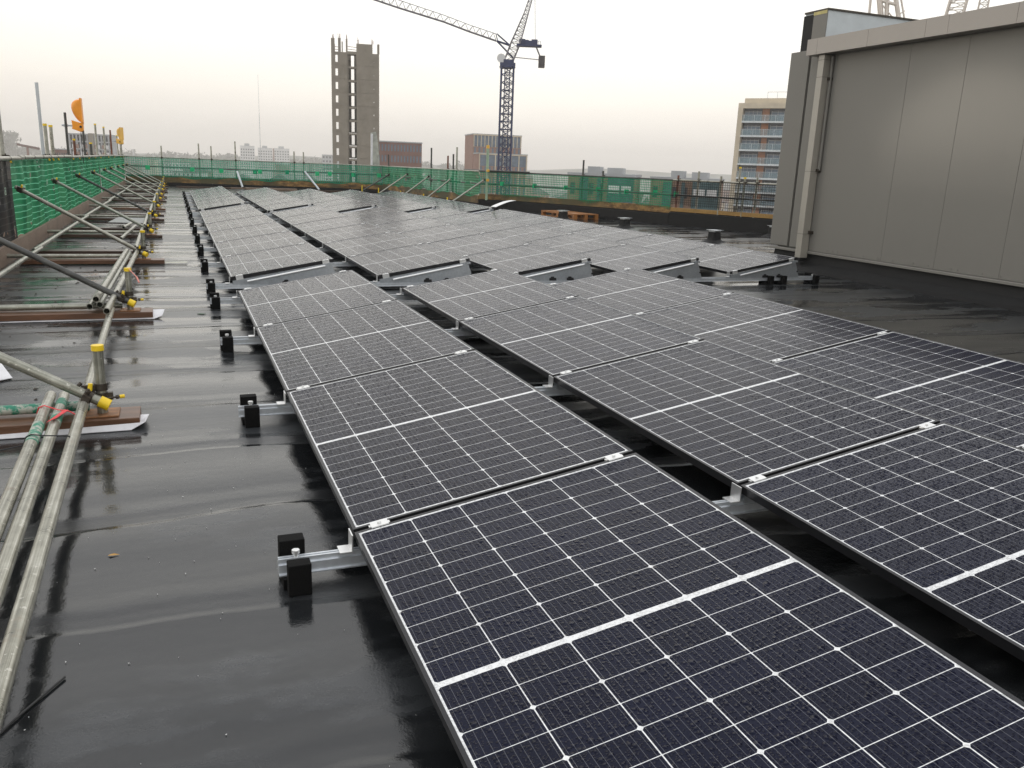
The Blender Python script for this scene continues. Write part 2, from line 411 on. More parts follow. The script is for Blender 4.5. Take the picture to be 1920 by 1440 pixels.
M['pallet'] = m_wood('wet_orange_pallet_wood', (0.34, 0.13, 0.035), (0.58, 0.26, 0.08), 0.45)
M['ply'] = m_wood('yellow_ply', (0.34, 0.19, 0.05), (0.55, 0.33, 0.10), 0.55)
M['white_sheet'] = simple('white_plastic_sheet', (0.68, 0.68, 0.70), 0.35, 0.0, 0.12, 9.0, 0.01, 9.0)
M['membrane'] = simple('black_upstand_membrane', (0.006, 0.006, 0.006), 0.75, 0.0, 0.4, 3.0, 0.006, 12.0)
M['under'] = simple('grey_corrugated_sheet', (0.26, 0.27, 0.26), 0.5, 0.0, 0.15, 5.0)
M['red_tape'] = simple('red_tape', (0.75, 0.05, 0.06), 0.4, 0.0, 0.2, 30.0)
M['black'] = simple('black_plastic', (0.012, 0.012, 0.013), 0.4, 0.0, 0.2, 10.0)
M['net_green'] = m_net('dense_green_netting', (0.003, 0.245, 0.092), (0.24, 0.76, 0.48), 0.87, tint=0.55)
M['net_far'] = m_net('thin_green_netting', (0.014, 0.29, 0.17), (0.14, 0.50, 0.30), 0.42, grid=0.09, lines=False, tint=0.8, amt=0.72)
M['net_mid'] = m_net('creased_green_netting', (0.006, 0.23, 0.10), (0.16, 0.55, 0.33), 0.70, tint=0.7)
M['net_grid'] = m_net('open_green_grid_netting', (0.012, 0.27, 0.13), (0.14, 0.50, 0.30), 0.16, grid=0.062, lines=False, tint=0.8, amt=0.80)
M['net_black'] = m_net('black_mesh', (0.012, 0.012, 0.012), (0.05, 0.05, 0.05), 0.86, lines=True)
M['net_dark_grid'] = m_net('dark_grid_mesh', (0.02, 0.02, 0.02), (0.1, 0.1, 0.1), 0.12, grid=0.06, lines=False, amt=0.75)
M['tag_green'] = simple('green_fixing_tag', (0.0, 0.42, 0.16), 0.5, 0.0, 0.1, 5.0)

# ================================================================== setting
GZ = -28.0
def plane_grid(x0, x1, y0, y1, z):
    return MB().add([(x0,y0,z),(x1,y0,z),(x1,y1,z),(x0,y1,z)], [(0,1,2,3)])
# roof slab of our own building (polygon that follows the parapets)
PAR = [(-2.42,37.3),(.9,36.5),(3,36.3),(6,35.7),(8.15,34.9),(8.2,31),(8.3,27),(8.55,23.15),(9.35,22.55),(10.8,19.65),(11.75,16.95),(12.95,14.25),(13.6,11),(13.9,-8),(-2.42,-8)]
tag(MB().prism(list(reversed(PAR)), -0.4, 0.0).build('roof_deck', M['roof']), 'wet black felt roof deck with low ridges and shallow puddles', None, kind='structure')
bl = MB().prism(list(reversed([(x, y) for x, y in PAR])), GZ, -0.41)
tag(bl.build('building_body', simple('brick_below', (0.22, 0.12, 0.08), 0.8)), 'brick body of the building under the roof deck', None, kind='structure')

def m_ground():
    t = NT('city_ground'); P = t.pos(); a = t.noise(P, 0.012, 8.0, 0.65); b = t.noise(P, 0.09, 4.0)
    c = t.ramp(a, [(0.35, (0.05, 0.07, 0.04)), (0.5, (0.13, 0.13, 0.12)), (0.62, (0.18, 0.13, 0.10)), (0.75, (0.10, 0.11, 0.10))])
    t.set(Base_Color=t.mix(t.step(b, 0.45, 0.6), c, (0.12, 0.12, 0.12)), Roughness=0.85); return t.m
g = MB(); n = 64
g.add([(0,0,GZ)] + [(3300*math.cos(2*math.pi*i/n), 3300*math.sin(2*math.pi*i/n), GZ) for i in range(n)], [(0, i+1, (i+1) % n + 1) for i in range(n)])
tag(g.build('ground', m_ground()), 'hazy city ground far below the roof', None, kind='structure')

# ================================================================== solar array
FR = 0.011
def make_panel():
    root = empty('solar_panel')
    f = MB()
    # outer frame: four hollow sides, laminate sits 1.5 mm below its lip
    f.box((0, 0, -PT), (FR, PL, 0)).box((PW-FR, 0, -PT), (PW, PL, 0)).box((FR, 0, -PT), (PW-FR, FR, 0)).box((FR, PL-FR, -PT), (PW-FR, PL, 0))
    f.build('frame', M['frame'], root)
    z1, z0 = -0.0015, -0.0075
    a, b, c, d = FR, FR, PW-FR, PL-FR
    w, h = c-a, d-b
    mb = MB()
    vs = [(a,b,z1),(c,b,z1),(c,d,z1),(a,d,z1),(a,b,z0),(c,b,z0),(c,d,z0),(a,d,z0)]
    mb.add(vs, [(0,1,2,3),(7,6,5,4)], False, [[(0,0),(w,0),(w,h),(0,h)]]*2)
    mb.build('glass_laminate', M['cells'], root)
    return root
CT, ST = math.cos(TILT), math.sin(TILT)
Z_LOW = 0.15
ORD = ['first','second','third','fourth','fifth','sixth','seventh']
panel0 = make_panel(); first = True
NEARX = [0.0, 1.5018, 3.0126]
FARX = [-0.01 + k*1.4836 for k in range(5)]
rowname = {'near': 'near block', 'mid': 'middle block', 'far': 'far block'}
def place_panel(x, y, col, row, blk, tiltx=0.0):
    global first
    o = panel0 if first else copy_tree(panel0)
    first = False
    o.location = (x, y, Z_LOW)
    o.rotation_euler = (tiltx, -TILT, 0)
    lab = f"rain-beaded dark solar panel, {ORD[col]} from the walkway in {ORD[row]} row of the {rowname[blk]}"
    tag(o, lab, 'solar panel', 'wet solar panels tilted on the roof')
rj = random.Random(3)
for k, x in enumerate(NEARX):
    for r, nn in enumerate((-1, 0, 1, 2)):
        place_panel(x, nn*SEAM + 0.01, k, r, 'near', rj.uniform(-.0006, .0006))
G1, G2 = 0.918, 1.6295
for k, x in enumerate(FARX):
    for r in range(6):
        place_panel(x, (3+r)*SEAM + G1 + 0.01, k, r, 'mid', rj.uniform(-.0006, .0006))
for k, x in enumerate(FARX):
    for r in range(6):
        place_panel(x, (9+r)*SEAM + G2 + 0.01, k, r, 'far', rj.uniform(-.0006, .0006))

# ---- mounting rails: one continuous rail line under each panel joint
HAT = [(-.030,0),(.030,0),(.030,.004),(.021,.006),(.021,.034),(.012,.036),(.012,.050),(.003,.050),(.003,.046),(-.003,.046),(-.003,.050),(-.012,.050),(-.012,.036),(-.021,.034),(-.021,.006),(-.030,.004)]
def wedge_mb(x):
    """folded side plate that carries the tilted panels, one per column"""
    mb = MB()
    zl, zh = Z_LOW-PT*CT-0.004, Z_LOW+PW*ST-PT*CT-0.004
    x0, x1 = x+0.02, x+PW*CT-0.03
    for sy in (-0.016, 0.013):
        mb.prism([(x0,0.045),(x1+0.09,0.045),(x1+0.075,0.10),(x1+0.02,zh-0.05),(x1,zh),(x0,zl)], sy, sy+0.003, axis='y')
    mb.box((x1-0.02,-0.03,zh-0.02),(x1+0.03,0.03,zh+0.001))
    return mb
def rib_mb(x):
    mb = MB(); zl, zh = Z_LOW-PT*CT-0.004, Z_LOW+PW*ST-PT*CT-0.004
    x0, x1 = x+0.16, x+PW*CT-0.09
    s = (zh-zl)/(PW*CT-0.05)
    a = Vector((x0,-0.021,zl+s*(x0-x-0.02)-0.030)); b = Vector((x1,-0.021,zl+s*(x1-x-0.02)-0.022))
    mb.tube(a, b, 0.012, 8)
    return mb
def holes_mb(x):
    out = []; z = 0.075
    for cx_ in (x+0.50, x+0.72):
        mb = MB(); out.append(mb)
        mb.prism([(cx_,z),(cx_+0.09,z),(cx_+0.085,z+.03),(cx_+0.06,z+.03),(cx_+0.055,z+.045),(cx_+0.02,z+.045),(cx_+0.015,z+.03),(cx_,z+.03)], -0.0195, -0.0165, axis='y')
    out.append(MB().tube((x+PW*CT+0.02,-0.0195,0.15),(x+PW*CT+0.02,-0.0165,0.15),0.012,12))
    return out
def make_rail(name, Y, xs, label, group, x_end, clamp_z=True, full=False):
    root = empty(name, (0, Y, 0)); tag(root, label, 'mounting rail', group)
    r = MB(); n = len(HAT)
    x0 = -0.24
    vs = [(x0, a, b+0.037) for a, b in HAT] + [(x_end, a, b+0.037) for a, b in HAT]
    r.add(vs, [tuple(range(n)), tuple(reversed(range(n, 2*n)))] + [(i, n+i, n+(i+1) % n, (i+1) % n) for i in range(n)])
    r.build('rail', M['rail'], root)
    pads = [(-0.185, 1)]
    if full: pads += [(xs[-1]+0.60,1),(xs[-1]+0.80,1),(x_end-0.045,1)]
    jr = random.Random(int(Y*100))
    for px0, _ in pads:
        px = px0 + jr.uniform(-.012, .006)*(Y > 0.5)
        for sy in (-1, 1):
            p = MB()
            if sy < 0: p.box((px-0.035,-0.102,0.0005),(px+0.035,-0.052,0.104))
            else: p.box((px-0.045,0.045,0.0005),(px+0.035,0.100,0.122))
            p.build('foam_pad', M['foam'], root, 0.003)
        MB().box((px-0.045,-0.051,0.0005),(px+0.035,0.044,0.036)).build('foam_base', M['foam'], root)
        b = MB().tube((px,0,0.0872),(px,0,0.098),0.008,8).tube((px,0,0.0981),(px,0,0.110),0.013,6)
        b.build('bolt', M['alu'], root)
    for x in xs:
        w = wedge_mb(x).build('side_plate', M['galv'], root)
        if full:
            rib_mb(x).build('pressed_rib', M['alu'], w); [h.build('slot', M['black'], w) for h in holes_mb(x)]
        br = MB().box((x-0.012,-0.03,0.088),(x-0.008,0.03,0.148)).box((x-0.05,-0.028,0.0875),(x-0.0121,0.028,0.0915))
        br.build('bracket', M['alu'], root)
        for s in (0.085, PW-0.085):
            cm = Matrix.Translation((x, 0, Z_LOW)) @ Matrix.Rotation(-TILT, 4, 'Y')
            c = MB().box((s-0.029,-0.0205,0.0005),(s+0.029,0.0205,0.0040), cm).box((s-0.035,-0.008,-0.045),(s+0.035,0.008,0.0004), cm)
            q0, q1 = cm @ Vector((s,0,0.0046)), cm @ Vector((s,0,0.010))
            c.tube(q0, q1, 0.0065, 6)
            c.build('clamp', M['alu'], root)
    return root
for i in range(4):
    make_rail('mounting_rail', i*SEAM, NEARX, f"galvanised mounting rail on black foam pads under the {ORD[i]} joint of the near block", 'rails under the near solar block', 4.40)
for i in range(7):
    make_rail('mounting_rail', (3+i)*SEAM+G1, FARX, f"galvanised mounting rail on foam pads under the {ORD[i]} line of the middle block", 'rails under the middle solar block', 7.28, full=(i == 0))
for i in range(7):
    make_rail('mounting_rail', (9+i)*SEAM+G2, FARX, f"galvanised mounting rail on foam pads under the {ORD[i]} line of the far block", 'rails under the far solar block', 7.28, full=(i == 0))

# ---- black DC cables drooping below the low edge of the first column
rc = random.Random(14)
for i, (y0, cx0, lab) in enumerate([(0.35, 0.05, 'just past the nearest rail'), (1.95, 0.04, 'past the second near rail'), (3.75, 0.05, 'past the third near rail'), (4.55, 0.03, 'before the gap in the panels'), (7.0, 0.04, 'at the start of the middle block'), (8.8, 0.05, 'in the second row of the middle block'), (10.6, 0.04, 'in the third row of the middle block')]):
    mb = MB(); pts = []; L_ = rc.uniform(.5, .9)
    for k in range(11):
        f = k/10; pts.append((cx0 + 0.05*math.sin(f*3.1), y0 + L_*f, 0.118 - 0.105*math.sin(f*math.pi)**1.0))
    for a, b in zip(pts, pts[1:]): mb.tube(a, b, 0.0035, 6)
    mb.tube(pts[5], (pts[5][0], pts[5][1]+.09, pts[5][2]+.002), 0.008, 8)
    tag(mb.build('cable_loop', M['black']), f"black cable drooping under the low panel edge {lab}", 'cable', 'cables under the first panel column')

# ================================================================== scaffold on the walkway side
FX = -2.35
BAYS = [1.90, 4.95, 8.68, 12.15, 15.85, 19.40, 23.10, 25.9, 29.6, 33.0, 36.0]
rs = random.Random(11)
def make_stub(hgt=0.40):
    root = empty('scaffold_stub_post')
    MB().tube((0,0,0.066),(0,0,hgt),0.0245,16).build('post', M['tube'], root)
    MB().tube((0,0,hgt-0.022),(0,0,hgt+0.004),0.0285,16).build('yellow_cap', M['yellow'], root)
    MB().box((-0.075,-0.075,0.060),(0.075,0.075,0.066)).build('base_plate', M['rust_plate'], root)
    c = MB().tube((0,0,0.128),(0,0,0.168),0.0305,16).box((0.024,-0.012,0.130),(0.052,0.012,0.166)).tube((0.02,-0.045,0.148),(0.085,-0.03,0.148),0.005,6).tube((0.066,-0.036,0.148),(0.078,-0.033,0.148),0.011,6).tube((0,0,0.180),(0,0,0.214),0.0305,16).box((-0.085,-0.014,0.186),(-0.024,0.004,0.208)).tube((-0.075,-0.03,0.197),(-0.075,0.02,0.197),0.006,6).tube((-0.10,-0.01,0.205),(-0.082,-0.008,0.222),0.010,6)
    c.build('coupler', M['steel_dark'], root)
    MB().tube((0.082,-0.031,0.148),(0.104,-0.026,0.149),0.0095,8).build('yellow_cap', M['yellow'], root)
    MB().tube((-0.045,-0.045,0.19),(-0.040,-0.043,0.225),0.0105,8).build('yellow_cap', M['yellow'], root)
    return root
stub0 = make_stub()
WH = ['nearest bay', 'second bay', 'third bay', 'fourth bay', 'fifth bay', 'sixth bay', 'seventh bay', 'eighth bay', 'ninth bay', 'tenth bay', 'last bay']
for i, y in enumerate(BAYS):
    o = stub0 if i == 0 else copy_tree(stub0)
    o.location = (-0.868, y, 0); o.rotation_euler = (0, 0, rs.uniform(-.3, .3) if i else 0.0)
    tag(o, f"short galvanised post with a yellow cap on its board, {WH[i]} of the walkway scaffold", 'scaffold post', 'stub posts along the walkway')
for i, y in enumerate(BAYS):
    t = empty('brace_tube', (0, 0, 0))
    a = Vector((-0.835, y-0.055, 0.115)); b = Vector((FX+0.04, y+1.0, 0.84))
    if i == 0: b = Vector((FX+0.04, y+0.15, 0.93))
    if i == 1: b = Vector((FX+0.04, y+0.35, 0.88))
    d = (b-a).normalized()
    MB().tube(a, b, 0.0242, 16, hollow=0.2).build('tube', M['dark_tube'] if i in (1, 4) else M['tube'], t)
    MB().tube(a - d*0.004, a + d*0.045, 0.0285, 16).build('yellow_cap', M['yellow'], t)
    c = a + d*0.10
    MB().tube(c-d*.021, c+d*.021, .0308, 16).box((-.018,.022,-.016),(.018,.055,.016), Matrix.Translation(c) @ d.to_track_quat('X','Z').to_matrix().to_4x4()).tube(c+Vector((0,-.028,-.012)), c+Vector((0.008,-.040,.045)), .0055, 6).tube(c+Vector((0.005,-.036,.026)), c+Vector((0.007,-.038,.036)), .0115, 6).box((-.014,-.045,.012),(.014,-.022,.030), Matrix.Translation(c) @ d.to_track_quat('X','Z').to_matrix().to_4x4()).build('coupler', M['steel_dark'], t)
    c = b - d*0.08
    MB().box((-.03,-.03,-.03),(.035,.035,.034), Matrix.Translation(c) @ d.to_track_quat('X','Z').to_matrix().to_4x4()).build('coupler', M['steel_dark'], t)
    MB().tube(c+Vector((.01,-.02,.03)), c+Vector((.02,-.03,.06)), .012, 6).build('yellow_cap', M['yellow'], t)
    kind = 'dark' if i in (1, 4) else 'grey'
    tag(t, f"{kind} sloping brace tube from the netting down to the stub post, {WH[i]}", 'scaffold brace', 'sloping braces along the walkway')
for i, y in enumerate(BAYS):
    t = empty('transom_tube', (0, 0, 0))
    yy = y + 0.045
    MB().tube((FX, yy, 0.092), (-0.93, yy, 0.092), 0.0242, 14, hollow=0.2).build('tube', M['green_tube'] if i == 0 else M['tube'], t)
    tag(t, f"{'green painted' if i == 0 else 'grey'} horizontal tube lying across the board, {WH[i]}", 'scaffold tube', 'cross tubes along the walkway')
    s = MB().box((FX+0.15, y-0.11, 0.012), (-0.70 + (0.06 if i == 2 else 0), y+0.10, 0.058)).build('sole_board', M['board'] if i in (0, 1, 2, 5) else M['dark_board'], None, 0.004)
    tag(s, f"wet brown timber sole board under the stub post, {WH[i]}", 'board', 'sole boards along the walkway')
# boards between the bays further along
for j, (y, x0, x1) in enumerate([(9.9,-2.2,-0.85),(13.7,-2.2,-0.9),(17.5,-2.2,-0.72),(21.2,-2.2,-0.85),(24.4,-2.2,-0.75),(27.7,-2.2,-0.8),(31.3,-2.2,-0.72),(34.5,-2.2,-0.8)]):
    s = MB().box((x0, y-0.11, 0.0005), (x1, y+0.11, 0.04)).build('loose_board', M['dark_board'], None, 0.004)
    tag(s, f"dark wet loose board on the roof just beyond the stub post of the {WH[min(9, j+2)]}", 'board', 'loose dark boards along the walkway')
# plastic sheets and packing under the boards
def sheet(name, pts, z, mat, label, cat, curl=None, group=None):
    mb = MB(); n_ = len(pts)
    top = [(x, y, z + (curl[i] if curl else 0)) for i, (x, y) in enumerate(pts)]
    bot = [(x, y, z - 0.003 + (curl[i] if curl else 0)) for i, (x, y) in enumerate(pts)]
    mb.add(top+bot, [tuple(range(n_)), tuple(reversed(range(n_, 2*n_)))] + [(i, n_+i, n_+(i+1) % n_, (i+1) % n_) for i in range(n_)])
    return tag(mb.build(name, mat), label, cat, group)
sheet('plastic_sheet', [(-2.2,1.772),(-0.74,1.768),(-0.675,1.79),(-0.66,1.90),(-0.70,2.02),(-2.2,2.02)], 0.006, M['white_sheet'], 'white plastic sheet with a curled corner under the nearest brown board', 'plastic sheet', [0,0,0.03,0.035,0,0])
sheet('plastic_sheet', [(-2.2,4.82),(-0.69,4.825),(-0.63,4.88),(-0.61,4.98),(-0.67,5.07),(-2.2,5.07)], 0.006, M['white_sheet'], 'white plastic sheet with a lifted end under the board of the second bay', 'plastic sheet', [0,0,0.015,0.05,0.01,0])
sheet('plywood_offcut', [(-0.64,8.60),(-0.38,8.64),(-0.38,8.72),(-0.64,8.70)], 0.02, simple('pale_ply', (0.55, 0.55, 0.45), 0.5), 'pale flat strip at the end of the third bay board', 'offcut')
sheet('metal_sheet', [(-1.60,14.0),(-1.02,13.9),(-1.00,15.1),(-1.50,15.4)], 0.11, M['under'], 'grey corrugated sheet lying on the tubes between the fourth and fifth bay', 'metal sheet')
sheet('white_wrap', [(-2.3,2.6),(-1.75,2.65),(-1.42,2.95),(-1.55,3.35),(-1.95,3.5),(-2.3,3.45)], 0.012, M['white_sheet'], 'crumpled white plastic wrap on the wet roof past the nearest brace', 'plastic wrap', [0,.01,0,.02,0,.02])

# long tubes
def long_tube(p, q, mat, label, group=None, tape=None, r=0.0242):
    t = empty('scaffold_tube', (0, 0, 0))
    MB().tube(p, q, r, 18, hollow=0.18).build('tube', mat, t)
    tag(t, label, 'scaffold tube', group)
    p, q = Vector(p), Vector(q); d = (q-p).normalized()
    if tape:
        for (s0, s1, mt) in tape: MB().tube(p+d*s0, p+d*s1, r+0.0011, 18).build('tape', mt, t)
    return t
LG = 'long tubes lying along the walkway'
long_tube((-0.868,-3.2,0.13),(-0.985,4.6,0.13), M['tube'], 'longest inner tube running past the nearest stub post to the second bay', LG)
long_tube((-0.925,-3.2,0.128),(-1.045,2.02,0.128), M['tube'], 'middle tube of the near bundle, flecked with green paint', LG, [(5.0,5.1,M['green_tube']),(4.72,4.86,M['green_tube'])])
long_tube((-0.985,-3.2,0.14),(-1.100,2.00,0.14), M['tube'], 'outer tube of the near bundle with a green painted band', LG, [(4.42,4.68,M['green_tube'])])
long_tube((-0.99,4.2,0.18),(-0.94,8.9,0.15), M['tube'], 'tube starting beside the second stub post, closest to the panels', LG)
long_tube((-1.075,4.72,0.145),(-1.02,8.55,0.145), M['tube'], 'open ended lower tube of the second bay bundle', LG)
long_tube((-1.145,4.70,0.135),(-1.085,8.5,0.13), M['tube'], 'open ended outer tube of the second bay bundle', LG)
long_tube((-1.10,4.74,0.185),(-1.05,8.52,0.18), M['tube'], 'open ended topmost tube of the second bay bundle', LG)
for j, (a, b) in enumerate([(8.75, 12.6), (12.3, 16.2), (15.9, 20.1), (19.8, 25.0), (24.7, 30.5), (30.2, 36.8)]):
    long_tube((-0.97, a, 0.15 + 0.02*(j % 2)), (-0.99, b, 0.15 + 0.02*(j % 2)), M['tube'], f"ledger tube linking the stub posts from the {WH[j+2]} onward", LG)
for j, (x, a, b) in enumerate([(-1.22, 10.6, 12.9), (-1.28, 12.6, 13.9)]):
    long_tube((x, a, 0.13), (x+0.1, b, 0.13), M['tube'], ['short loose tube with dark open end before the fourth bay', 'short loose tube leaning past the fourth bay'][j], LG)
for j, (a, b) in enumerate([(3.0, 9.3), (9.0, 15.3), (15.0, 21.3), (21.0, 28.3), (28.0, 36.6)]):
    long_tube((-2.12+0.03*j, a, 0.13), (-2.05+0.03*j, b, 0.13), M['tube'], f"tube along the foot of the netting, {['next to the black mesh','below the first green folds','at the middle of the netting','past the middle of the netting','at the far end of the netting'][j]}", 'tubes along the foot of the netting')
# wire tie and red tape round the near bundle
tp = MB(); pts = [(-1.12,1.28,0.12),(-1.105,1.27,0.158),(-1.085,1.26,0.170),(-1.03,1.255,0.162),(-0.985,1.25,0.160),(-0.945,1.24,0.158),(-0.925,1.24,0.13)]
for a, b in zip(pts, pts[1:]): tp.tube(a, b, 0.003, 6)
for a, b in zip([(-1.12,1.28,0.12),(-1.34,1.32,0.07),(-1.5,1.40,0.03),(-1.8,1.42,0.02)], [(-1.34,1.32,0.07),(-1.5,1.40,0.03),(-1.8,1.42,0.02),(-2.1,1.38,0.01)]): tp.tube(a, b, 0.003, 6)
tag(tp.build('wire_tie', M['black']), 'black wire tied round the near bundle of tubes with a trailing end', 'wire tie')
tp = MB(); pts = [(-1.125,1.72,0.13),(-1.115,1.71,0.160),(-1.09,1.70,0.171),(-1.03,1.66,0.158),(-0.98,1.62,0.159),(-0.93,1.60,0.130)]
for a, b in zip(pts, pts[1:]): tp.tube(a, b, 0.0028, 6)
tp.add([(-1.005,1.66,0.158),(-0.985,1.64,0.160),(-1.02,1.50,0.165),(-1.055,1.46,0.160)], [(0,1,2,3)]); tp.add([(-1.005,1.66,0.156),(-0.985,1.64,0.158),(-1.02,1.50,0.163),(-1.055,1.46,0.158)], [(3,2,1,0)])
tag(tp.build('red_tape_tie', M['red_tape']), 'red plastic tape knotted round the near tubes beside the brace', 'tape')
tp = MB().tube((-0.86,4.93,0.40),(-0.80,4.86,0.34),0.004,6).tube((-0.80,4.86,0.34),(-0.785,4.83,0.30),0.007,6)
tag(tp.build('red_tape_tie', simple('pink_tape', (0.75,0.3,0.25), 0.5)), 'pink tape tail hanging from the second stub post cap', 'tape')
tp = MB().tube((-0.98,-0.66,0.004),(-0.90,-0.50,0.005),0.0035,6).tube((-0.90,-0.50,0.005),(-0.81,-0.35,0.005),0.0035,6)
tag(tp.build('cable_tie', M['black']), 'dark plastic cable tie lying on the wet felt in the near corner', 'cable tie')

# ---- netting fence on the walkway side
def net_strip(path, z0, z1, amp=0.03, res=0.12, nz=9, seed=1, sag=0.0):
    """a hung sheet following path, with folds; uv in metres"""
    rr = random.Random(seed); ph = [rr.uniform(0, 6.28) for _ in range(8)]
    pts = []; acc = 0.0
    for (a, b) in zip(path, path[1:]):
        a, b = Vector((*a, 0)), Vector((*b, 0)); L_ = (b-a).length; k = max(1, int(L_/res)); nrm = Vector((-(b-a).y, (b-a).x, 0)).normalized()
        for i in range(k): pts.append((a + (b-a)*i/k, nrm, acc + L_*i/k))
        acc += L_; last = (b, nrm, acc)
    pts.append(last)
    mb = MB(); vs = []; uvs = []
    for (p, nr, s) in pts:
        for j in range(nz+1):
            f = j/nz; z = z0 + (z1-z0)*f
            o = amp*(math.sin(s*4.1+ph[0]+f*1.5)*0.5 + math.sin(s*9.7+ph[1]-f*3)*0.3 + math.sin(s*1.7+ph[2])*0.5)*(0.25+math.sin(f*math.pi)*0.9)
            dz = (0.03*math.sin(s*2.3+ph[3]) + 0.025*math.sin(s*6.1+ph[4]))*(1 if j == 0 else 0.0)
            vs.append(p + nr*o + Vector((0,0,z+dz))); uvs.append((s, z))
    fs = []; fu = []
    for i in range(len(pts)-1):
        for j in range(nz):
            q = (i*(nz+1)+j, (i+1)*(nz+1)+j, (i+1)*(nz+1)+j+1, i*(nz+1)+j+1); fs.append(q); fu.append([uvs[k] for k in q])
    mb.add(vs, fs, True, fu); return mb
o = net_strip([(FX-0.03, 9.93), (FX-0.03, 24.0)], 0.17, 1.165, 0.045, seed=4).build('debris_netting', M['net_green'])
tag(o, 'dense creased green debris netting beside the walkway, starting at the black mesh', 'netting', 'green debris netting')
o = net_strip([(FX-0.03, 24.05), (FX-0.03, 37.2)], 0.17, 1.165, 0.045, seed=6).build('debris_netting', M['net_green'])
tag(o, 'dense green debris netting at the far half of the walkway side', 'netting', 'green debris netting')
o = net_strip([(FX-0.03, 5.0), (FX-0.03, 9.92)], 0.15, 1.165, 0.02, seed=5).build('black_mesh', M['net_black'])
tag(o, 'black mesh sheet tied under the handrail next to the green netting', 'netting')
for j, (a, b) in enumerate([(2.0, 10.6), (10.3, 16.5), (16.2, 23.0), (22.7, 30.2), (29.9, 37.3)]):
    z = 1.185 + 0.01*(j % 2)
    t = empty('handrail_tube'); MB().tube((FX+0.02, a, z), (FX+0.02, b, z), 0.0255, 16, hollow=0.2).build('tube', M['tube'], t)
    for y in [a + 0.35 + 0.9*q for q in range(int((b-a)/0.9))]:
        MB().tube((FX+0.02, y-0.006, z), (FX+0.02, y+0.006, z), 0.029, 12).build('wire_tie', M['black'], t)
    tag(t, f"weathered handrail tube above the netting, {['over the black mesh','over the orange lamp stretch','over the middle stretch','past the middle stretch','at the far corner'][j]}", 'handrail', 'handrail tubes on the walkway side')
for j, (a, b) in enumerate([(5.0, 14.0), (13.8, 23.0), (22.8, 30.0), (29.8, 37.3)]):
    t = empty('mid_rail_tube'); MB().tube((FX-0.14, a, 0.80), (FX-0.14, b, 0.80), 0.0242, 12).build('tube', M['dark_tube'], t)
    tag(t, f"mid rail tube behind the green netting, {['near the black mesh','before the middle','after the middle','by the far corner'][j]}", 'scaffold tube', 'mid rails behind the netting')
for j in range(8):
    a = 4.0 + j*4.15
    o = MB().box((FX-0.02, a, 0.0005), (FX+0.02, min(a+4.13, 37.0), 0.205)).build('toe_board', M['toe'])
    tag(o, f"brown toe board below the netting, {ORD[j] if j < 7 else 'last'} board counting from the black mesh", 'toe board', 'toe boards on the walkway side')
def coupler_mb(x, y, z): return MB().box((x-.035,y-.04,z-.035),(x+.04,y+.04,z+.035)).tube((x,y-.05,z+.01),(x+.01,y-.06,z+.05),.008,6)
POSTS = [(9.85,2.6,'tube',0.024,'thick dark post cut by the picture edge above the black mesh'),
 (13.5,2.34,'pale',0.028,'tall pale aluminium post, tallest above the handrail'),
 (14.02,1.72,'tube',0.030,'stout post with yellow cap just right of the tall pale post'),
 (14.75,1.72,'tube',0.030,'stout post with yellow cap, second right of the tall pale post'),
 (17.2,2.04,'dark_tube',0.025,'dark post carrying the bright orange lamp'),
 (18.5,1.55,'rusty',0.025,'short rusty post with yellow cap under the orange lamp'),
 (20.8,2.02,'dark_tube',0.025,'dark post just right of the bright orange lamp'),
 (24.5,2.05,'tube',0.028,'grey post with yellow cap in front of the concrete frame'),
 (22.6,1.52,'dark_tube',0.033,'short fat dark post beside a grey post before the concrete frame'),
 (27.7,2.06,'tube',0.028,'grey post with a yellow cap and band'),
 (30.8,2.04,'rusty',0.028,'rusty red post left of the pale orange lamp'),
 (34.6,1.95,'tube',0.026,'grey post behind the pale orange lamp'),
 (36.4,2.02,'tube',0.026,'grey post right of the pale orange lamp'),
 (37.2,2.04,'tube',0.026,'last grey post at the corner of the netting')]
M['pale'] = simple('pale_aluminium', (0.50, 0.53, 0.55), 0.35, 0.5, 0.1)
M['rusty'] = simple('rusty_tube', (0.16, 0.06, 0.035), 0.6, 0.2, 0.4, 12.0)
for (y, zt, mt, r, lab) in POSTS:
    t = empty('scaffold_post', (FX-0.09, y, 0))
    MB().tube((0,0,-0.3),(0,0,zt), r, 14, hollow=0.2).build('post', M[mt], t)
    if 'cap' in lab or 'grey' in lab: MB().tube((0,0,zt-0.03),(0,0,zt+0.006), r+0.004, 14).build('yellow_cap', M['yellow'], t)
    coupler_mb(0.03, 0, 1.19).build('coupler', M['steel_dark'], t)
    MB().tube((0.08,-.03,1.17),(0.09,-.05,1.13),.013,6).build('yellow_cap', M['yellow'], t)
    tag(t, lab, 'scaffold post', 'posts behind the walkway netting')
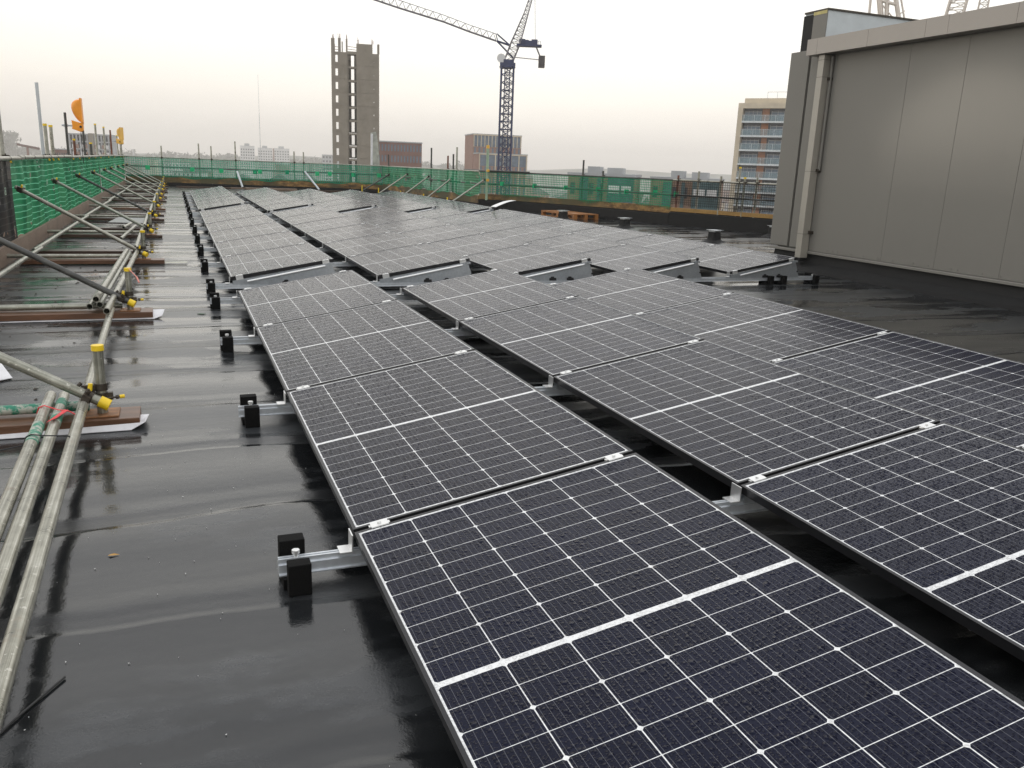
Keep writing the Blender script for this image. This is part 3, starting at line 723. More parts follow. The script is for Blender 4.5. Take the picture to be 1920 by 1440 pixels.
# ---- orange site lamps
def make_lamp(mat, sc):
    t = empty('site_lamp')
    # scoop shaped hood, open face towards +X/+Y side
    hood = MB(); na, nb = 12, 8; vs = []
    for i in range(na+1):
        a = math.pi*i/na
        for j in range(nb+1):
            b = -math.pi/2 + math.pi*j/nb
            r_ = 0.17*(1 - 0.25*abs(math.sin(b))**2)
            vs.append((-math.sin(a)*math.cos(b)*0.17*1.15*(0.75+0.25*math.cos(a)), math.sin(b)*0.125, 0.17+math.cos(a)*0.20*(0.85+0.15*math.cos(b))))
    fs = [(i*(nb+1)+j, i*(nb+1)+j+1, (i+1)*(nb+1)+j+1, (i+1)*(nb+1)+j) for i in range(na) for j in range(nb)]
    hood.add(vs, fs, False)
    hood.box((-0.004,-0.13,-0.03),(0.024,0.13,0.385))
    hood.build('hood', mat, t)
    MB().prism([(0.03,-0.02),(-0.02,-0.04),(-0.16,0.0),(-0.15,-0.12),(-0.165,-0.15),(-0.02,-0.20),(0.02,-0.17),(0.02,-0.06)], -0.10, 0.10, axis='y').build('base_housing', mat, t, 0.006)
    MB().tube((-0.015,-0.12,-0.11),(-0.015,-0.10,-0.11),0.02,10).build('knob', M['black'], t)
    MB().tube((-0.33,0,-0.095),(-0.15,0,-0.095),0.015,8).box((-0.30,-0.035,-0.12),(-0.23,0.035,-0.075)).build('clamp_arm', M['galv'], t)
    MB().tube((-0.03,0,-0.20),(-0.035,0.02,-0.75),0.006,6).build('cable', M['black'], t)
    t.scale = (sc, sc, sc)
    return t
l1 = make_lamp(M['orange'], 1.12); l1.location = (FX+0.20, 17.25, 1.90)
tag(l1, 'bright orange plastic site lamp clamped to a dark post above the handrail', 'site lamp', 'orange site lamps')
l2 = make_lamp(M['pale_orange'], 1.05); l2.location = (FX+0.15, 33.0, 1.80); l2.rotation_euler = (0, 0, math.radians(-22))
tag(l2, 'paler yellow orange site lamp further along the netting', 'site lamp', 'orange site lamps')

# ================================================================== parapet, netting and rails at the far side
FAR = [(-2.35,37.2),(.9,36.4),(3,36.2),(6,35.6),(8.1,34.8)]
RET = [(8.1,34.8),(8.15,31),(8.25,27),(8.5,23.1)]
RGTP = [(8.5,23.1),(9.3,22.5),(10.75,19.6),(11.7,16.9)]
END = [(11.7,16.9),(12.9,14.2),(13.5,11),(13.8,4)]
def offset(path, d):
    out = []
    for i, p in enumerate(path):
        a = Vector(path[max(0, i-1)]); b = Vector(path[min(len(path)-1, i+1)]); t = (b-a).normalized(); n_ = Vector((t.y, -t.x))
        q = Vector(p) + n_*d; out.append((q.x, q.y))
    return out
def band(path, z0, z1, thick, zt=None):
    mb = MB(); o = offset(path, thick)      # thick positive = towards the roof side
    n_ = len(path)
    vs = [(*p, z0) for p in path] + [(*p, z1) for p in path] + [(*p, z0) for p in o] + [(*p, zt if zt is not None else z1) for p in o]
    fs = []
    for i in range(n_-1):
        fs += [(i, i+1, n_+i+1, n_+i), (2*n_+i+1, 2*n_+i, 3*n_+i, 3*n_+i+1), (n_+i, n_+i+1, 3*n_+i+1, 3*n_+i), (i+1, i, 2*n_+i, 2*n_+i+1)]
    fs += [(0, n_, 3*n_, 2*n_), (n_-1, 2*n_+n_-1, 4*n_-1, 2*n_-1)]
    return mb.add(vs, fs)
for (pth, nm, zz) in ((FAR,'at the far end',0.15),(RET,'on the return beside the panels',0.18),(RGTP,'behind the pallet and vents',0.31),(END,'running behind the plant room',0.36)):
    o = band(pth, 0.0005, zz, 0.10, zz-0.03).build('parapet_upstand', M['membrane']); tag(o, f"black felt covered parapet upstand {nm}", 'parapet', 'black parapet upstands')
for (pth, nm, z0, z1, mt) in ((FAR,'under the thin far netting',0.15,0.43,'kerb'),(RET,'under the creased netting of the return',0.18,0.42,'kerb'),(RGTP,'above the black upstand on the right',0.31,0.48,'kerb'),(END,'below the dark mesh beside the plant room',0.36,0.46,'ply')):
    o = band(offset(pth, 0.0), z0+0.001, z1, 0.045).build('parapet_board', M[mt]); tag(o, f"stained ochre board band {nm}", 'parapet board', 'ochre boards on the parapet')
for (pth, nm, z0, mt, amp, seed) in ((FAR,'thin see-through green netting hung across the far end',0.30,'net_far',0.02,8),(RET,'creased green netting on the return beside the far panels',0.34,'net_mid',0.06,9),(RGTP,'open green grid netting behind the pallet and roof vents',0.40,'net_grid',0.01,10),(END,'dark grid mesh between the green netting and the plant room',0.44,'net_dark_grid',0.01,12)):
    o = net_strip(offset(pth, 0.06), z0+0.06, 1.15, amp, 0.15, seed=seed).build('debris_netting', M[mt]); tag(o, nm, 'netting', 'netting round the roof edge')
def rail_path(path, z, mat, name, label, r=0.0242):
    t = empty(name); mb = MB()
    for a, b in zip(path, path[1:]): mb.tube((*a, z), (*b, z), r, 12)
    mb.build('tube', mat, t); return tag(t, label, 'guard rail', 'guard rails round the roof edge')
for (pth, nm) in ((FAR,'across the far end'),(RET,'on the return beside the panels'),(RGTP,'behind the vents'),(END,'by the plant room')):
    q = offset(pth, 0.03)
    rail_path(q, 1.16, M['tube'] if nm != 'behind the vents' else M['dark_tube'], 'top_rail', f"top guard rail {nm}")
    rail_path(q, 0.78, M['dark_tube'], 'mid_rail', f"lower guard rail {nm}")
t = rail_path([(8.40,24.4),(8.75,22.75),(9.6,21.7)], 1.19, M['dark_tube'], 'top_rail', 'short dark doubled rail at the corner with the green capped post')
FP = [(-0.9,36.84,1.64),(0.57,36.48,1.79),(1.06,36.38,1.71),(2.03,36.29,1.94),(4.43,35.91,1.63),(4.82,35.84,1.62),(8.11,33.83,1.65),(8.23,27.7,1.89),(8.32,25.96,1.62),(8.40,25.6,1.68),(8.37,25.12,1.90),(10.56,19.98,1.60),(10.86,19.3,1.32),(11.75,16.78,1.28),(12.0,16.22,1.40),(12.25,15.6,1.30),(12.47,15.16,1.53),(12.52,15.0,1.29),(12.66,14.7,1.31)]
FPL = ['slim post near the left end of the far netting','taller post second from the left on the far netting','shorter post just right of the second on the far netting','tall post with a pale raking stay on the far netting','left one of the close pair before the white towers','right one of the close pair before the white towers','post before the red brick block at the end of the far netting',
 'tall dark post midway along the creased return netting','left short post of the trio on the return','middle short post of the trio on the return','tallest post of the trio on the return','tall post on the green grid netting before the brick and glass block','stubby dark top on the green grid netting','stubby red top at the end of the green grid netting','pale post between the grid netting and the flats','small grey post before the flats','post with yellow top before the flats','short capped post before the flats','short white post before the flats']
for i, (x, y, zt) in enumerate(FP):
    t = empty('scaffold_post', (x, y, 0))
    mt = 'dark_tube' if i in (6, 7, 9, 12, 11) else ('rusty' if i in (8, 13) else 'tube')
    MB().tube((0,0,0.1),(0,0,zt), 0.027 if i > 10 else 0.03, 10).build('post', M[mt], t)
    coupler_mb(0, -.03, 1.16).build('coupler', M['steel_dark'], t)
    if i in (16, 17): MB().tube((0,0,zt-.03),(0,0,zt+.01),.032,10).build('yellow_cap', M['yellow'], t)
    tag(t, FPL[i], 'scaffold post', 'posts round the roof edge')
t = empty('scaffold_post', (8.67, 22.92, 0))
MB().tube((0,0,0.1),(0,0,1.88),0.042,12).build('post', simple('pale_green_tube', (0.30,0.40,0.28), 0.5), t)
MB().tube((0,0,1.86),(0,0,1.96),0.05,12).build('orange_cap', M['pale_orange'], t)
for z in (0.9, 1.19): coupler_mb(0,-.05,z).build('coupler', M['pale_orange'], t)
tag(t, 'thick pale green corner post with an orange cap', 'scaffold post', 'posts round the roof edge')
TG = [(-1.47,36.98,.73),(.28,36.55,.71),(1.43,36.35,.69),(2.8,36.22,.69),(3.0,36.2,.72),(4.12,35.98,.74),(5.37,35.73,.72),(5.89,35.62,.74),(6.87,35.27,.73),(7.91,34.87,.75),(9.06,22.68,.8),(9.73,21.64,.79),(10.27,20.56,.79),(10.79,19.49,.79),(11.15,18.47,.78),(11.49,17.51,.80),(11.72,16.85,.80)]
TL = ['leftmost tag on the far netting','tag right of the first far post','tag left of the post with the raking stay','left tag of the pair right of the raking stay','right tag of the pair right of the raking stay','tag left of the close pair of posts','tag right of the close pair of posts','tag just left of the concrete tower','tag in front of the concrete tower slot','tag right of the white wrapped post','tag in front of the crane mast','tag second right of the crane mast','tag left of the tall post on the grid netting','tag right of the tall post on the grid netting','tag in front of the glass block','tag before the second glass block','last tag beside the red topped post']
for i, (x, y, z) in enumerate(TG):
    s = 0.085 if i < 10 else 0.062
    a = math.atan2(y - CAM.y, x - CAM.x)
    mm = Matrix.Translation((x, y-0.07, z)) @ Matrix.Rotation(a - math.pi/2, 4, 'Z')
    o = MB().box((-s, -0.004, -s*0.9), (s, 0.004, s*1.1), mm).tube(mm @ Vector((0,-.01,0)), mm @ Vector((0,-.004,0)), s*0.5, 8).build('fixing_tag', M['tag_green'])
    tag(o, f"green square {TL[i]}", 'fixing tag', 'green fixing tags on the netting')
for i, (f, top) in enumerate([((6.75,33.3),(8.06,33.54,.83)),((6.8,30.4),(8.08,30.58,.90)),((6.95,27.5),(8.16,27.8,.88)),((7.1,25.0),(8.28,25.35,.89)),((7.15,22.5),(8.60,22.98,.91))]):
    t = empty('brace_tube'); MB().tube((*f, 0.06), top, 0.027, 10).build('tube', M['dark_tube'] if i == 0 else M['tube'], t)
    coupler_mb(*top).build('coupler', M['steel_dark'], t)
    MB().tube((f[0]+.1,f[1],.1),(f[0]+.1,f[1],.36),.02,8).build('yellow_cap', M['yellow'], t)
    tag(t, f"sloping brace behind the far panels, {['first and darkest','second','third','fourth','fifth, by the green corner post'][i]} on the return", 'scaffold brace', 'sloping braces on the return')
for i, (a, b) in enumerate([((2.22,35.5,.05),(2.06,36.1,.70)),((5.35,35.0,.05),(4.85,35.75,.80))]):
    t = empty('brace_tube'); MB().tube(a, b, 0.045, 10).build('tube', M['pale'], t); coupler_mb(*a).build('coupler', M['steel_dark'], t)
    MB().box((a[0]-.5,a[1]-.3,.01),(a[0]+.6,a[1]-.05,.06)).build('foot_board', M['toe'], t)
    tag(t, ['pale raking stay at the tall far post','pale raking stay left of the concrete tower'][i], 'scaffold brace', 'pale raking stays at the far end')
# white wrapped column before the concrete tower
t = empty('wrapped_post', (7.62, 35.0, 0))
MB().tube((0,0,0.3),(0.02,0,2.5),0.05,10).build('post', M['white_sheet'], t)
MB().prism([(0.03,0.95),(0.26,0.9),(0.36,1.25),(0.26,2.3),(0.20,2.6),(-0.02,2.55)], -0.03, 0.05, axis='y').build('wrap', simple('white_wrap', (0.36,0.37,0.33), 0.6, bump=0.03, bscale=6), t)
tag(t, 'post wrapped in white sheeting in front of the concrete tower', 'wrapped post')
# dark boards lying before the far parapet
for i, (x0, x1, y0, y1, z) in enumerate([(-0.4,2.2,35.3,35.7,.05),(2.3,4.4,34.9,35.3,.08),(4.7,7.2,34.6,34.9,.06)]):
    o = MB().box((x0,y0,.0005),(x1,y1,z)).build('loose_board', M['dark_board'] if i != 1 else M['toe'], None, .004)
    tag(o, f"{['dark board on the roof before the left far netting','paler board on the roof beside the raking stay','dark board on the roof before the concrete tower'][i]}", 'board', 'boards before the far parapet')
# red and white barrier boards and ochre sheets behind the dark mesh
for i, (y0, y1, z0, z1, col) in enumerate([(11.5,15.6,-0.05,0.05,(0.5,0.5,0.52)),(11.5,15.9,0.56,0.60,(0.6,0.6,0.6)),(11.5,15.2,0.60,0.68,(0.16,0.02,0.03)),(11.5,15.4,0.74,0.77,(0.6,0.6,0.6)),(11.5,14.4,0.77,0.85,(0.16,0.02,0.03))]):
    o = MB().box((13.9+0.05*i, y0, z0), (13.94+0.05*i, y1, z1)).build('barrier_board', simple('barrier_paint', col, 0.5))
    tag(o, ['grey lowest board behind the dark mesh','white lower board behind the dark mesh','maroon lower board behind the dark mesh','white upper board behind the dark mesh','maroon upper board behind the dark mesh'][i], 'barrier board', 'barrier boards behind the dark mesh')

# ================================================================== roof furniture
def make_vent():
    t = empty('roof_vent')
    mb = MB(); n_ = 16
    prof = [(0.23,0.0005),(0.17,0.02),(0.125,0.05),(0.115,0.10),(0.11,0.20)]
    vs = []
    for r_, z in prof:
        for i in range(n_):
            a = 2*math.pi*i/n_ + math.pi/16
            k = r_ / max(abs(math.cos(a)), abs(math.sin(a)))*0.93 if z > 0.03 else r_*1.15
            vs.append((k*math.cos(a), k*math.sin(a), z))
    mb.add(vs, [(j*n_+i, j*n_+(i+1) % n_, (j+1)*n_+(i+1) % n_, (j+1)*n_+i) for j in range(len(prof)-1) for i in range(n_)])
    mb.add([vs[(len(prof)-1)*n_+i] for i in range(n_)], [tuple(range(n_))])
    mb.build('flashing', M['membrane'], t)
    MB().box((-.085,-.085,.201),(-.06,.085,.235)).box((.06,-.085,.201),(.085,.085,.235)).build('bracket', M['galv'], t)
    MB().box((-.13,-.12,.232),(.13,.12,.239)).build('top_plate', M['galv'], t)
    return t
v0 = make_vent()
for i, (x, y, lab) in enumerate([(9.72,12.05,'black capped roof vent nearest the plant room and panels'),(9.66,15.7,'black capped roof vent midway between the pallet and the plant room'),(9.35,18.6,'black capped roof vent in front of the orange pallet'),(12.45,13.6,'black capped roof vent close to the upstand beside the plant room')]):
    o = v0 if i == 0 else copy_tree(v0); o.location = (x, y, 0); o.rotation_euler = (0,0,0.25)
    tag(o, lab, 'roof vent', 'roof vents')
p = empty('pallet', (9.98, 19.55, 0), math.radians(7))
mb = MB()
for k in range(7): mb.box((-0.6,-0.5+0.152*k,0.118),(0.6,-0.5+0.152*k+0.10,0.138))
P0 = MB()
for k in range(7): P0.box((-0.4,-0.9+0.266*k,0.122),(0.4,-0.9+0.266*k+0.20,0.144))
P0.build('deck_boards', M['pallet'], p)
q_ = MB()
for x in (-0.4,-0.05,0.3): q_.box((x,-0.9,0.100),(x+0.1,0.896,0.1215)).box((x,-0.9,0.0005),(x+0.1,0.896,0.02))
q_.build('runner', M['pallet'], p)
for x in (-0.4,-0.05,0.3):
    for y in (-0.9,-0.05,0.79): MB().box((x,y,0.0205),(x+0.1,y+0.1,0.0995)).build('block', M['pallet'], p)
tag(p, 'orange wet timber pallet lying on the roof behind the panels', 'pallet')
st = MB(); npt = 9
vs = []
for i in range(npt):
    f = i/(npt-1); x = 7.0 + 1.0*f; y = 17.95 + 1.1*f; z = 0.33 + 0.16*math.sin(f*1.5) - 0.03*f
    vs += [(x, y, z), (x+0.10, y-0.12, z-0.005)]
st.add(vs, [(2*i, 2*i+1, 2*i+3, 2*i+2) for i in range(npt-1)], True); st.add([(a, b, c-0.004) for a, b, c in vs], [(2*i+2, 2*i+3, 2*i+1, 2*i) for i in range(npt-1)], True)
tag(st.build('metal_strip', M['alu']), 'curved pale metal strip sticking out at the corner of the far panel block', 'metal strip')
# small litter
lt = MB(); rl = random.Random(5)
for k in range(330):
    if k < 200: x, y = rl.uniform(-0.9, 0.0), rl.uniform(-1.4, 6)
    elif k < 300: x, y = rl.uniform(4.3, 8.0), rl.uniform(2.5, 8)
    else: x, y = rl.uniform(-2.1, -1.1), rl.uniform(2, 8)
    if x > 4.2 and x < 4.4: continue
    s_ = rl.choice([.0010, .0014, .0018, .0024, .0036]); a = rl.uniform(0, 6.28); z = 0.003
    pts_ = [(x+math.cos(a+q*1.7)*s_*rl.uniform(.5,1.1), y+math.sin(a+q*1.7)*s_*rl.uniform(.5,1.1), z+rl.uniform(0,.0015)) for q in range(3)]
    lt.add(pts_ + [(x, y, z-.002)], [(0,1,2),(0,3,1),(1,3,2),(2,3,0)])
tag(lt.build('litter', simple('pale_flecks', (0.62,0.62,0.60), 0.6)), 'tiny pale flecks scattered on the wet roof', None, kind='stuff')
lt = MB()
for k in range(150):
    x, y = rl.uniform(-2.1, -0.95), rl.choice([rl.uniform(2.4, 4.7), rl.uniform(5.3, 8.2), rl.uniform(9, 12)])
    if rl.random() < .4: y = rl.choice([4.75, 8.4, 11.9]) - rl.uniform(0, .15)
    s_ = rl.uniform(.006, .02); z = 0.003
    ang = [rl.uniform(0.4, 1.3) for _ in range(5)]
    ring = [(x+math.cos(q*1.257)*s_*ang[q], y+math.sin(q*1.257)*s_*ang[q], z) for q in range(5)]
    lt.add(ring + [(x, y, z+s_*0.5)], [(q, (q+1) % 5, 5) for q in range(5)])
tag(lt.build('debris', simple('dark_debris', (0.035,0.028,0.02), 0.7)), 'dark moss and dirt crumbs between the walkway boards', None, kind='stuff')
lf = MB().add([(-.755,.355,.003),(-.747,.349,.006),(-.735,.351,.004),(-.718,.356,.003),(-.735,.361,.007),(-.748,.362,.005)], [(0,1,2,3,4,5)])
tag(lf.build('dead_leaf', simple('yellow_leaf', (0.45,0.26,0.07), 0.5)), 'small yellow dead leaf on the wet roof left of the nearest foam pads', 'leaf')
sheet('litter_scrap', [(-0.36,5.0),(-0.31,4.97),(-0.29,5.0),(-0.33,5.03)], 0.006, simple('dark_green_scrap', (0.02,0.07,0.03), 0.5), 'dark green scrap on the wet roof right of the second bay', 'scrap')

# ================================================================== plant room
XW = 8.30
t = empty('plant_room', (0, 0, 0))
tag(t, 'grey metal clad plant room with a projecting fascia and square downpipe', 'plant room')
# cladding sheets: 3 mm joints, corner panel stands beyond a recess
w = MB(); ys = [7.86, 6.19, 5.32, 4.40, 3.3, 2.2, 1.1, 0.0, -1.1, -2.2, -3.3, -4.4, -5.5]
w.box((XW+0.04, -6.0, 0.22), (13.2, 8.36, 3.15))
tw = w.build('wall_core', simple('shadow_joint', (0.10,0.10,0.09), 0.7), t)
mb = MB()
for a, b in zip(ys, ys[1:]): mb.box((XW, b+0.0015, 0.28), (XW+0.038, a-0.0015, 3.10))
mb.build('cladding', M['clad'], t, 0.002)
MB().box((XW-0.005, 8.09, 0.30), (XW+0.10, 8.50, 3.14)).build('corner_panel', M['clad'], t, 0.002)
MB().box((XW+0.11, 8.37, 0.30), (13.2, 8.50, 3.14)).build('end_cladding', M['clad'], t)
MB().box((XW+0.0, 7.87, 0.30), (XW+0.037, 8.045, 3.06)).build('cladding', M['clad'], t)
MB().prism([(XW-0.03,0.236),(XW+0.037,0.236),(XW+0.037,0.278),(XW-0.012,0.274),(XW-0.03,0.262)], -6.0, 8.50, axis='y').build('base_trim', M['clad'], t)
fa = [7.93, 7.72, 6.76, 5.82, 5.49, 4.59, 3.6, 2.6, 1.6, 0.6, -0.6, -1.8, -3.0, -4.5]
mb = MB()
for a, b in zip(fa, fa[1:]):
    mb.box((8.10, b+0.002, 3.03), (8.104, a-0.002, 3.245)).box((8.1045, b+0.002, 3.03), (XW+0.0, a-0.002, 3.034)).box((8.1045, b+0.002, 3.241), (XW+0.15, a-0.002, 3.245))
mb.box((8.1045, 7.9, 3.035), (XW+0.1, 7.926, 3.240))
mb.build('fascia', simple('fascia_aluminium', (0.33,0.30,0.27), 0.38, 0.0, 0.05, 2.0), t)
MB().box((8.1060, -4.5, 3.0345), (XW+0.14, 7.89, 3.2405)).build('fascia_core', M['black'], t)
dp = MB().box((8.155, 7.60, 0.17), (8.285, 7.72, 3.02)).build('downpipe', simple('downpipe_aluminium', (0.33,0.31,0.27), 0.38, 0.0, 0.05, 2.0), t, 0.003)
for z in (0.52, 1.42, 2.72, 2.95): MB().box((8.151,7.596,z),(8.289,7.724,z+.006)).build('joint', M['clad'], dp)
for z in (0.55, 1.44, 2.70): MB().box((8.245,7.545,z-.02),(8.298,7.598,z+.02)).build('bracket', M['steel_dark'], dp)
MB().tube((8.27,7.56,1.44),(8.27,7.56,3.0),0.022,10).build('conduit', M['clad'], dp)
MB().box((8.16,7.605,0.12),(8.28,7.715,0.168)).build('outlet_shoe', M['black'], dp)
rv = MB(); rr = random.Random(2); y = 7.3
while y > 0.5:
    rv.tube((XW-0.006, y, 0.315), (XW+0.0, y, 0.315), 0.009, 8); y -= rr.choice([0.10, 0.24, 0.26, 0.30, 0.34])
rv.build('rivet', M['clad'], t)
o = MB().prism([(XW+0.25,0.0006),(XW+0.25,0.235),(XW+0.03,0.235),(XW+0.0,0.10),(XW-0.16,0.03),(XW-0.30,0.0006)], -6.0, 8.4, axis='y').build('felt_upstand', M['membrane'])
tag(o, 'black felt upstand at the foot of the plant room', 'upstand')
# raised stair head behind it
t = empty('stair_head', (0, 0, 0)); X0, Y0, ZT = 9.74, 9.5, 4.03
tag(t, 'raised pale rendered block with a black and brown side behind the plant room', 'stair head')
MB().box((X0+0.004, Y0, 0.001), (15.0, Y0+0.55, ZT)).build('rendered_wall', simple('pale_blue_render', (0.50,0.54,0.56), 0.7, 0, .12, 1.6, .01, 5), t)
MB().box((X0-0.02, Y0-0.02, ZT+0.001), (15.05, Y0+0.56, ZT+0.03)).build('coping', M['steel_dark'], t)
MB().box((X0-0.02, Y0, 0.001), (X0, Y0+0.32, ZT-0.001)).build('side_panel', M['clad'], t)
MB().box((X0-0.022, Y0+0.322, 0.001), (X0, Y0+0.56, ZT-0.03)).build('felt_side', M['membrane'], t)
MB().box((X0-0.024, Y0, ZT-0.05), (X0-0.0205, Y0+0.32, ZT+0.0005)).build('yellow_edge', simple('yellow_insulation', (0.55,0.48,0.2), .7), t)
MB().box((X0+0.86, Y0-0.003, 3.50), (X0+1.20, Y0-0.0005, 3.60)).build('opening', M['black'], t)

# ================================================================== city
def local(u, dist, rot=0.0):
    """frame standing at distance dist in direction of column u: x to the right, y away, z up"""
    h = hdir(u); b = Vector((CAM.x, CAM.y, 0)) + h*dist
    return b, math.atan2(h.y, h.x) - math.pi/2 + rot
def place(u, v, dist):   # horizontal offset and height at that distance
    return at_dist(u, v, dist)
concrete = NT('raw_concrete'); v = concrete.coord('Object')
n1 = concrete.noise(v, 0.45, 8.0, 0.65); n2 = concrete.noise(concrete.mapv(v, (1,1,.3)), 1.6, 5.0, 0.6)
concrete.set(Base_Color=concrete.mix(n2, concrete.ramp(n1, [(0.3,(0.16,0.138,0.105)),(0.7,(0.31,0.27,0.215))]), (0.24,0.215,0.18)), Roughness=0.85)
M['conc'] = concrete.m
M['win'] = simple('dark_window_glass', (0.03,0.035,0.045), 0.15, 0.0, 0.3, 0.8)
M['win_pale'] = simple('pale_window_glass', (0.12,0.16,0.21), 0.2, 0.0, 0.3, 0.8)
M['brick_red'] = simple('red_brick', (0.17,0.085,0.065), 0.85, 0.0, 0.18, 0.6)
M['brick_pink'] = simple('pink_brick', (0.26,0.15,0.115), 0.85, 0.0, 0.15, 0.6)
M['stone'] = simple('cream_stone', (0.55,0.48,0.37), 0.8, 0.0, 0.12, 0.6)
M['white_w'] = simple('white_render', (0.62,0.62,0.62), 0.7, 0.0, 0.08, 0.3)
M['grey_w'] = simple('grey_render', (0.36,0.37,0.38), 0.7, 0.0, 0.12, 0.3)

# ---- concrete lift and stair core
D = 180.0; S = wid(624.5, 711, D)/86.5
b, a = local(668, D, math.radians(0.5)); t = empty('concrete_tower', (b.x, b.y, 0), a)
tag(t, 'unfinished raw concrete stair tower with a tall dark slot and small openings', 'concrete tower')
W_ = 87*S; x_ = lambda u: (u-668)*S*1.01
HT = zat(668, 99, D)            # top of the finished lifts
st_h = (HT - zat(668, 99+8*24.9, D))/8
zs = [HT - k*st_h for k in range(0, 19)]
zs = [z for z in zs if z > GZ-3]
def frontwall(y0, y1, holes, z0, z1, xa, xb, mb):
    """wall slice between xa..xb from z0..z1 with rectangular holes (x0,x1,za,zb)"""
    cur = xa
    for (h0, h1, za, zb) in sorted(holes):
        mb.box((cur, y0, z0), (h0, y1, z1)); mb.box((h0, y0, z0), (h1, y1, za)); mb.box((h0, y0, zb), (h1, y1, z1)); cur = h1
    mb.box((cur, y0, z0), (xb, y1, z1))
fr = MB(); fr2 = MB(); depth = 4.5
xl, xr = x_(624.5), x_(711)
for k in range(len(zs)-1):
    z1, z0 = zs[k], zs[k+1]+0.14
    za, zb = z0+0.2*st_h, z0+0.72*st_h
    frontwall(0, .3, [(x_(631.8), x_(636.2), za, zb)], z0, z1, xl, x_(653), fr)
    frontwall(0, .3, [(x_(701), x_(702.4), z0+.3*st_h, z0+.42*st_h)], z0, z1, x_(669.5), xr, fr)
    frontwall(depth-.3, depth, [(x_(631.4), x_(636.6), za-.35, min(zb+.9, z1-.05))], z0, z1, xl, x_(652), fr2)
    frontwall(depth-.3, depth, [(x_(660.2), x_(665.8), z0+.08*st_h, z0+.95*st_h)], z0, z1, x_(652), x_(670), fr2)
    frontwall(depth-.3, depth, [(x_(700.5), x_(703), z0+.2*st_h, z0+.5*st_h)], z0, z1, x_(670), xr, fr2)
    # dark construction joints
    fr.box((xl+.05, .06, z0-.14), (x_(653), .3, z0)).box((x_(669.5), .06, z0-.14), (xr-.05, .3, z0))
zb_, zt_ = zs[-1], zs[0]
fr.build('front_wall', M['conc'], t); fr2.build('rear_wall', M['conc'], t)
sd = MB()
for xx in (xl, x_(652.6), x_(669.5), xr-.3): sd.box((xx, .301, zb_), (xx+.29, depth-.301, zt_))
sd.build('side_wall', M['conc'], t)
for k in range(len(zs)-1):
    MB().box((x_(652.6)+.3, .1, zs[k]-.42), (x_(669.4), 1.6, zs[k]-.05)).box((x_(652.6)+.3, 3.4, zs[k]-.9), (x_(659), 4.1, zs[k]-.6)).build('landing', M['conc'], t)
tp = MB()
for (u0, u1, v1) in ((624.5,631,75),(637,642,74),(643.5,645.5,80),(651,654,75),(670,699,82),(707.5,711.5,81)):
    tp.box((x_(u0), 0.01, zt_), (x_(u1), 0.3 if u1-u0 < 20 else 2.0, zt_+(98-v1)*S))
tp.box((x_(624.5), depth-.3, zt_), (x_(631), depth, zt_+1.9)).box((x_(653), .0, zt_-.3), (x_(670), .25, zt_+.2))
tp.build('unfinished_top', M['conc'], t)
rb = MB(); rr = random.Random(9)
for (u0, u1, v1) in ((625,630,75),(637,642,74),(652,653.5,75),(671,676,80),(694,700,80)):
    for k in range(5):
        xx = x_(rr.uniform(u0, u1)); zz = zt_+(98-v1)*S; rb.bar((xx,.15,zz-.2),(xx+rr.uniform(-.1,.1),.15,zz+rr.uniform(.4,1.0)),.06)
for z in (0.4, 0.9): rb.bar((x_(631),.1,zt_+z),(x_(637),.1,zt_+z),.08); rb.bar((x_(653),.1,zt_+z+.2),(x_(670),.1,zt_+z+.1),.08)
rb.build('starter_bars', M['rusty'], t)

# ---- generic blocks with window parts
def block(name, label, cat, u0, u1, vt, dist, depth, wall, rot=0.0, rows=0, cols=0, rowh=3.0, win=None, winw=0.55, winh=0.5, group=None, crown=None, first_drop=1.2, maxrows=7, zb=GZ):
    uc = (u0+u1)/2; b_, a_ = local(uc, dist, rot); s_ = wid(u0, u1, dist)/(u1-u0)
    o = empty(name, (b_.x, b_.y, 0), a_); tag(o, label, cat, group)
    hw = (u1-u0)/2*s_/max(0.5, math.cos(rot)); zt = zat(uc, vt, dist)
    MB().box((-hw, 0, zb), (hw, depth, zt)).build('wall', wall, o)
    MB().box((-hw-.15, -.15, zt+.001), (hw+.15, depth+.15, zt+.35)).build('roof', M['grey_w'], o)
    if rows:
        cw = 2*hw/cols; base = None
        for r_ in range(min(rows, maxrows)):
            for c_ in range(cols):
                xa = -hw + cw*(c_+.5-winw/2)
                if base is None:
                    base = MB().box((0, -.06, 0), (cw*winw, -.002, rowh*winh)).build('window', win or M['win'], o); w_ = base
                else:
                    w_ = base.copy(); COL.objects.link(w_); w_.parent = o
                w_.location = (xa, 0, zt - first_drop - rowh*(r_+winh))
    return o, hw, zt
o, hw, zt = block('brick_block', 'red brown brick block of flats right of the concrete tower', 'apartment block', 708, 791, 267.5, 260, 14, M['brick_red'], rot=math.radians(10), rows=7, cols=14, rowh=3.1, winw=.45, winh=.62, first_drop=.6, win=M['win_pale'])
o, hw, zt = block('pink_block', 'pink brick tower block behind the blue crane mast', 'apartment block', 886, 976, 254, 300, 16, M['brick_pink'], rot=math.radians(12), rows=8, cols=11, rowh=3.2, winw=.42, winh=.6, win=M['win_pale'], first_drop=4.2, maxrows=8)
cr = MB()
for k in range(14): cr.box((-hw+.3+k*(2*hw-.6)/13-.12, -.3, zt-4.0), (-hw+.3+k*(2*hw-.6)/13+.12, -.06, zt-.2))
for z in (zt-.2, zt-12, zt-18, zt-24): cr.box((-hw, -.34, z), (hw, -.301, z+.35))
cr.build('stone_grid', M['stone'], o)
MB().box((-hw+.4, -.05, zt-3.9), (hw-.4, -.003, zt-.3)).build('top_glazing', M['win_pale'], o)
